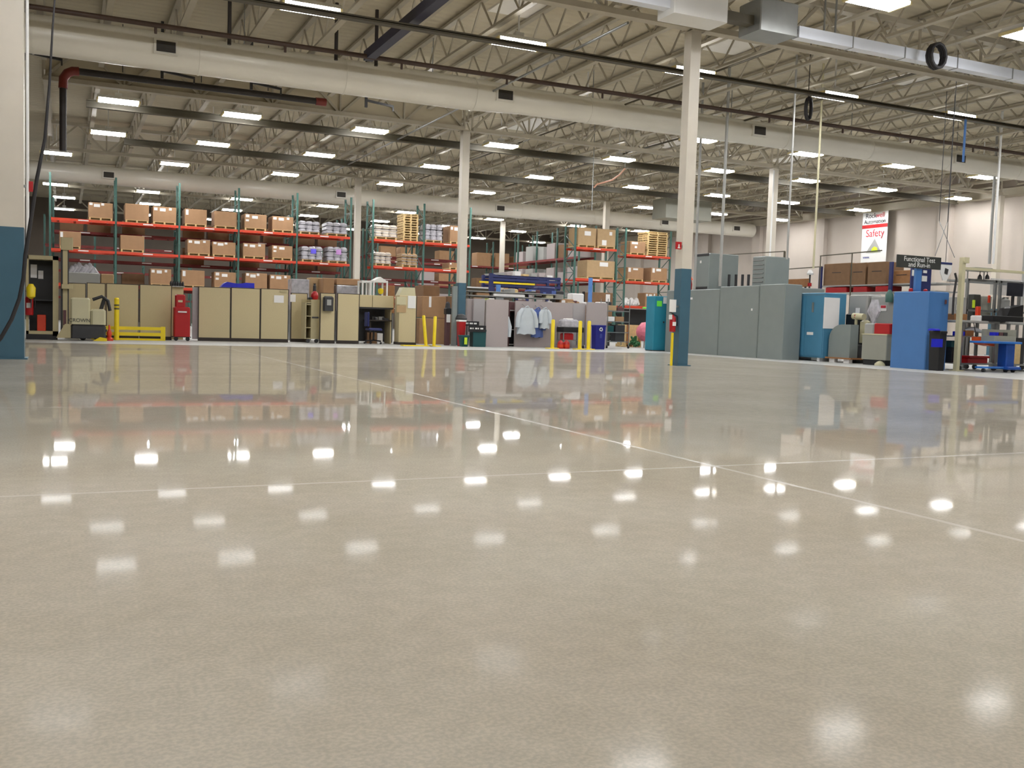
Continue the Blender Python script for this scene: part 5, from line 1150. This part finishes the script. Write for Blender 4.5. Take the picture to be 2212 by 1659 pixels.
# cables on post
b = MB(); b.tube([at(x, y, Y=16.1) for x, y in ((2063, 590), (2066, 602), (2064, 615), (2060, 640), (2058, 680))], .025, M['hose'], 8); b.tube([at(x, y, Y=16.1) for x, y in ((2040, 720), (2030, 722), (2026, 728), (2034, 734), (2046, 728))], .012, M['grey2'], 8)
solo('hanging_cables', b, 'dark cables looped around the cream post', 'cable', smooth=True)
q = pb(2026, 566, 2060, 606, 17.6)
b = MB(); cx_, cz_ = (q[0]+q[1])/2, (q[2]+q[3])/2
b.prism([(cx_-.22, q[2]), (cx_+.2, q[2]), (cx_+.2, cz_), (cx_+.05, q[3]), (cx_-.08, q[3]), (cx_-.2, cz_)], 'y', 17.6, 17.63, M['white']); b.box(cx_-.2, 17.59, q[2]-.06, cx_+.2, 17.6, q[2]-.01, M['navy']); b.prism([(cx_-.05, cz_-.05), (cx_+.05, cz_-.08), (cx_+.08, cz_+.05), (cx_-.03, cz_+.08)], 'y', 17.585, 17.599, M['dark']); b.bar((cx_, 17.62, q[2]), (cx_, 17.62, DECK), .01, M['dark'])
solo('shield_banner', b, 'white shield shaped banner right of the black sign', 'banner')
# bench frame
def bench(x0, x1, y0, y1, zt, label, wheels=True, cat='workbench'):
    t = thing('test_bench', label, cat, ((x0+x1)/2, (y0+y1)/2, 0))
    MB().bev(x0, y0, zt-.05, x1, y1, zt, M['grey2'], .01).build('bench_top', t)
    for x in (x0+.03, x1-.09):
        for y in (y0+.03, y1-.09):
            MB().box(x, y, .12, x+.06, y+.06, zt-.05, M['galv']).build('leg', t)
            if wheels: MB().tube([(x, y+.03, .06), (x+.05, y+.03, .06)], .06, M['dark'], 10).build('caster', t)
    b = MB(); b.box(x0+.09, y0+.03, .14, x1-.09, y0+.09, .18, M['galv']); b.box(x0+.09, y1-.09, .14, x1-.09, y1-.03, .18, M['galv']); b.box(x0+.09, y0+.09, .15, x1-.09, y1-.09, .17, M['grey2']); b.build('lower_shelf', t)
    return t
za = at(2130, 693, Y=16.0).z
xA, xB, xC = at(2063, 700, Y=16.4).x, at(2105, 700, Y=15.6).x, at(2230, 700, Y=15.6).x
bench(xA, xA+1.3, 16.2, 17.1, za+.0, 'aluminium bench with casters right of the cream post')
bench(xA+1.35, xA+3.2, 16.0, 17.0, za, 'aluminium bench at the right edge')
# upper frame of the benches
xs = [at(px, 620, Y=17.2).x for px in (2092, 2106, 2152, 2163, 2205)]
b = MB(); zt = at(2130, 604, Y=17.2).z
for x in (xs[0], xs[2], xs[3], xs[4]): b.box(x-.03, 17.2, 0, x+.03, 17.26, zt, M['galv'])
b.box(xs[0], 17.2, zt-.06, xs[4]+.6, 17.26, zt, M['galv']); b.box(xs[0], 17.2, za+.25, xs[4]+.6, 17.25, za+.3, M['galv'])
b.box(xs[0], 17.8, zt-.06, xs[4]+.6, 17.86, zt, M['galv']); b.box(xs[0]-.03, 17.26, zt-.05, xs[0]+.03, 17.8, zt-.01, M['galv'])
solo('aluminium_frame', b, 'aluminium profile frame above the benches', 'frame')
q = pb(2096, 606, 2205, 640, 17.9); solo('acrylic_guard', MB().box(q[0], 17.3, q[3], q[1], 17.31, q[2], M['clear']), 'clear acrylic guard in the aluminium frame', 'guard')
def bitem(name, x0, yt, x1, yb, Y, d, m, label, cat, z0=None, r=.01):
    q = pb(x0, yt, x1, yb, Y); zb = q[3] if z0 is None else z0
    return solo(name, MB().bev(q[0], Y, zb, q[1], Y+d, max(q[2], zb+.02), M[m], r), label, cat)
bitem('bench_monitor', 2178, 611, 2211, 640, 16.9, .05, 'screen', 'dark monitor at the right edge above the bench', 'monitor')
b = MB(); q = pb(2178, 611, 2211, 640, 16.9); b.box((q[0]+q[1])/2-.03, 16.95, za, (q[0]+q[1])/2+.03, 17.0, q[3], M['dark']); b.bev((q[0]+q[1])/2-.15, 16.8, za, (q[0]+q[1])/2+.15, 17.05, za+.02, M['dark'], .01); solo('monitor_stand', b, 'dark stand carrying the monitor at the right edge', 'stand')
b = MB(); q = pb(2106, 578, 2145, 586, 17.0); b.bev(q[0], 17.0, q[3], q[1], 17.3, q[2], M['grey3'], .01)
for px_ in (2120, 2136): xx = at(px_, 600, Y=17.1).x; b.lathe(xx, 17.15, [(.06, at(px_, 603, Y=17.1).z), (.05, at(px_, 597, Y=17.1).z), (.01, at(px_, 592, Y=17.1).z)], M['black'], 10); b.bar((xx, 17.15, at(px_, 594, Y=17.1).z), (xx, 17.15, q[3]), .012, M['dark'])
for s in (0, 1): xx = (q[0]+.03, q[1]-.03)[s]; b.bar((xx, 17.23, q[3]), (xx, 17.23, zt-.01), .02, M['galv'])
solo('tool_balancer', b, 'grey beam with two black hooks above the benches', 'tool balancer')
bitem('dark_cabinet', 2103, 636, 2118, 676, 17.35, .2, 'signk', 'dark olive panel in the bench frame', 'panel', z0=za); bitem('lime_note', 2101, 648, 2107, 665, 17.3, .02, 'hiviz', 'lime note on the bench frame', 'note')
bitem('orange_bottle', 2112, 662, 2119, 680, 16.9, .08, 'orange', 'orange red upright tool on the bench', 'tool', z0=za); bitem('orange_tool', 2135, 638, 2140, 654, 17.19, .03, 'orange', 'orange red handle on the bench frame', 'tool')
bitem('grey_instrument', 2120, 640, 2142, 678, 17.35, .25, 'grey3', 'olive grey instrument behind the bench frame', 'instrument', z0=za); bitem('grey_instrument', 2062, 642, 2090, 677, 17.2, .3, 'grey2', 'grey instrument box right of the cream post', 'instrument', z0=za)
bitem('paper_sheet', 2066, 658, 2078, 670, 17.18, .01, 'paper', 'white paper on the grey instrument box', 'paper'); bitem('wood_block', 2062, 678, 2090, 687, 16.6, .3, 'wood2', 'brown wooden box on the bench beside the cream post', 'box', z0=za)
bitem('white_sheets', 2118, 682, 2142, 690, 16.4, .3, 'paper', 'white crumpled sheets on the bench', 'paper', z0=za, r=.02)
bitem('black_tray', 2144, 683, 2212, 690, 16.1, .5, 'black', 'black tray on the bench at the right edge', 'tray', z0=za)
q = pb(2186, 666, 2212, 690, 16.4); b = MB(); b.prism([(q[0], za+.06), (q[1]+.3, za+.06), (q[1]+.3, q[2]+.1), (q[0]+.25, q[2]), (q[0]+.15, za+.15)], 'y', 16.65, 16.95, M['black']); solo('moulded_part', b, 'black moulded part on the tray at the right edge', 'part')
bitem('instrument_round', 2166, 642, 2186, 676, 17.4, .2, 'grey2', 'round grey instrument behind the frame posts', 'instrument', z0=za, r=.08)
# lower bins and stuff (bench shelves)
zsh = .17
b = MB(); q = pb(2094, 770, 2136, 789, 16.3)
t = thing('red_tote', 'bright red tote on the lower shelf of the bench', 'tote', ((q[0]+q[1])/2, 16.4, zsh)); MB().bev(q[0], 16.3, zsh, q[1], 16.75, q[2], M['red'], .05).build('tote_body', t); MB().bev(q[0]-.015, 16.285, q[2]-.04, q[1]+.015, 16.765, q[2]+.01, M['red'], .01).build('rim', t)
bitem('black_bin', 2056, 750, 2078, 786, 16.6, .3, 'black', 'black box on the bench shelf beside the cream post', 'bin', z0=zsh)
bitem('teal_tub', 2056, 736, 2078, 749, 16.62, .3, 'tealbin', 'dark teal tub on top of the black box', 'tub', z0=at(2066, 750, Y=16.6).z)
zmid = at(2100, 726, Y=16.3).z
solo('mid_shelf', MB().box(xA+.1, 16.32, zmid-.03, at(2165, 726, Y=16.3).x, 16.9, zmid, M['galv']).box(xA+.1, 16.86, zmid-.4 if False else .18, xA+.13, 16.9, zmid-.03, M['galv']), 'middle shelf under the aluminium bench', 'shelf')
bitem('blue_bin', 2072, 716, 2085, 727, 16.35, .2, 'blue', 'bright blue small bin under the bench', 'bin', z0=zmid); bitem('amber_bin', 2087, 714, 2104, 728, 16.35, .25, 'wood2', 'amber parts bin under the bench', 'bin', z0=zmid)
q = pb(2090, 708, 2120, 718, 16.4); b = MB(); b.tube([at(x, y, Y=16.45) for x, y in ((2084, 714), (2094, 711), (2106, 712), (2120, 717))], [.03, .06, .07, .03], M['pink'] if False else M['coatw'], 10); solo('white_glove', b, 'pale glove lying on the parts bins', 'glove', smooth=True)
q = pb(2110, 728, 2135, 742, 16.0); b = MB(); b.prism([(q[0], q[2]), (q[1]-.02, q[2]), (q[1]+.04, q[3]-.06), (q[0]+.1, q[3]-.02), (q[0]+.01, q[3]+.05)], 'y', 15.85, 16.15, M['orange2']); b.bar((q[0]+.1, 16.1, q[2]), (q[0]+.1, 16.2, za-.05), .015, M['dark']); solo('orange_bin', b, 'orange open parts bin hung under the bench', 'bin')
# blue lift stand
X0_, X1_ = at(2175, 760, Y=15.5).x, at(2193, 760, Y=15.5).x
t = thing('lift_stand', 'bright blue lift stand with casters at the right edge', 'stand', ((X0_+X1_)/2, 15.6, 0))
zl = at(2180, 741, Y=15.5).z
MB().bev(X0_, 15.5, .1, X1_, 15.75, zl, M['cab2'] if False else mat('lift_blue', (24, 74, 156), .4), .02).build('column', t)
lb = mat('lift_blue', (24, 74, 156), .4); lb2 = mat('lift_light_blue', (40, 110, 190), .4)
MB().bev(at(2122, 800, Y=15.5).x, 15.52, .09, X0_, 15.72, .13, lb2, .01).build('fork_leg', t); MB().bev(at(2122, 738, Y=15.5).x, 15.45, zl-.02, at(2205, 738, Y=15.5).x, 15.85, zl+.03, lb2, .01).build('platform', t)
MB().bev(X0_-.05, 15.4, .07, X1_+.12, 15.85, .14, lb, .02).build('base', t)
for x in (at(2128, 800, Y=15.5).x, X0_+.05, X1_+.02): MB().tube([(x-.02, 15.55, .045), (x+.03, 15.55, .045)], .045, M['dark'], 10).build('caster', t)
q = pb(2140, 712, 2187, 737, 15.6); t2 = thing('electronics_box', 'warm grey open electronics box on the blue lift stand', 'electronics', ((q[0]+q[1])/2, 15.6, zl+.03)); 
b = MB(); b.box(q[0], 15.5, zl+.03, q[1], 15.85, zl+.16, M['grey3']); b.box(q[1]-.03, 15.5, zl+.16, q[1], 15.85, q[2], M['grey3']); b.box(q[0], 15.8, zl+.16, q[1]-.03, 15.85, q[2], M['grey3']); b.build('case', t2)
for k_, m_ in enumerate(('blue', 'maroon', 'dark')): MB().box(q[0]+.08+.15*k_, 15.55, zl+.161, q[0]+.2+.15*k_, 15.7, zl+.24, M[m_]).build('module', t2)
bitem('dark_stack', 2196, 730, 2212, 800, 16.2, .4, 'dark', 'dark cabinet at the right edge under the bench', 'cabinet', z0=.17)
bitem('board_stack', 2192, 742, 2205, 775, 16.1, .1, 'wood', 'pale boards at the right edge', 'boards', z0=.17)
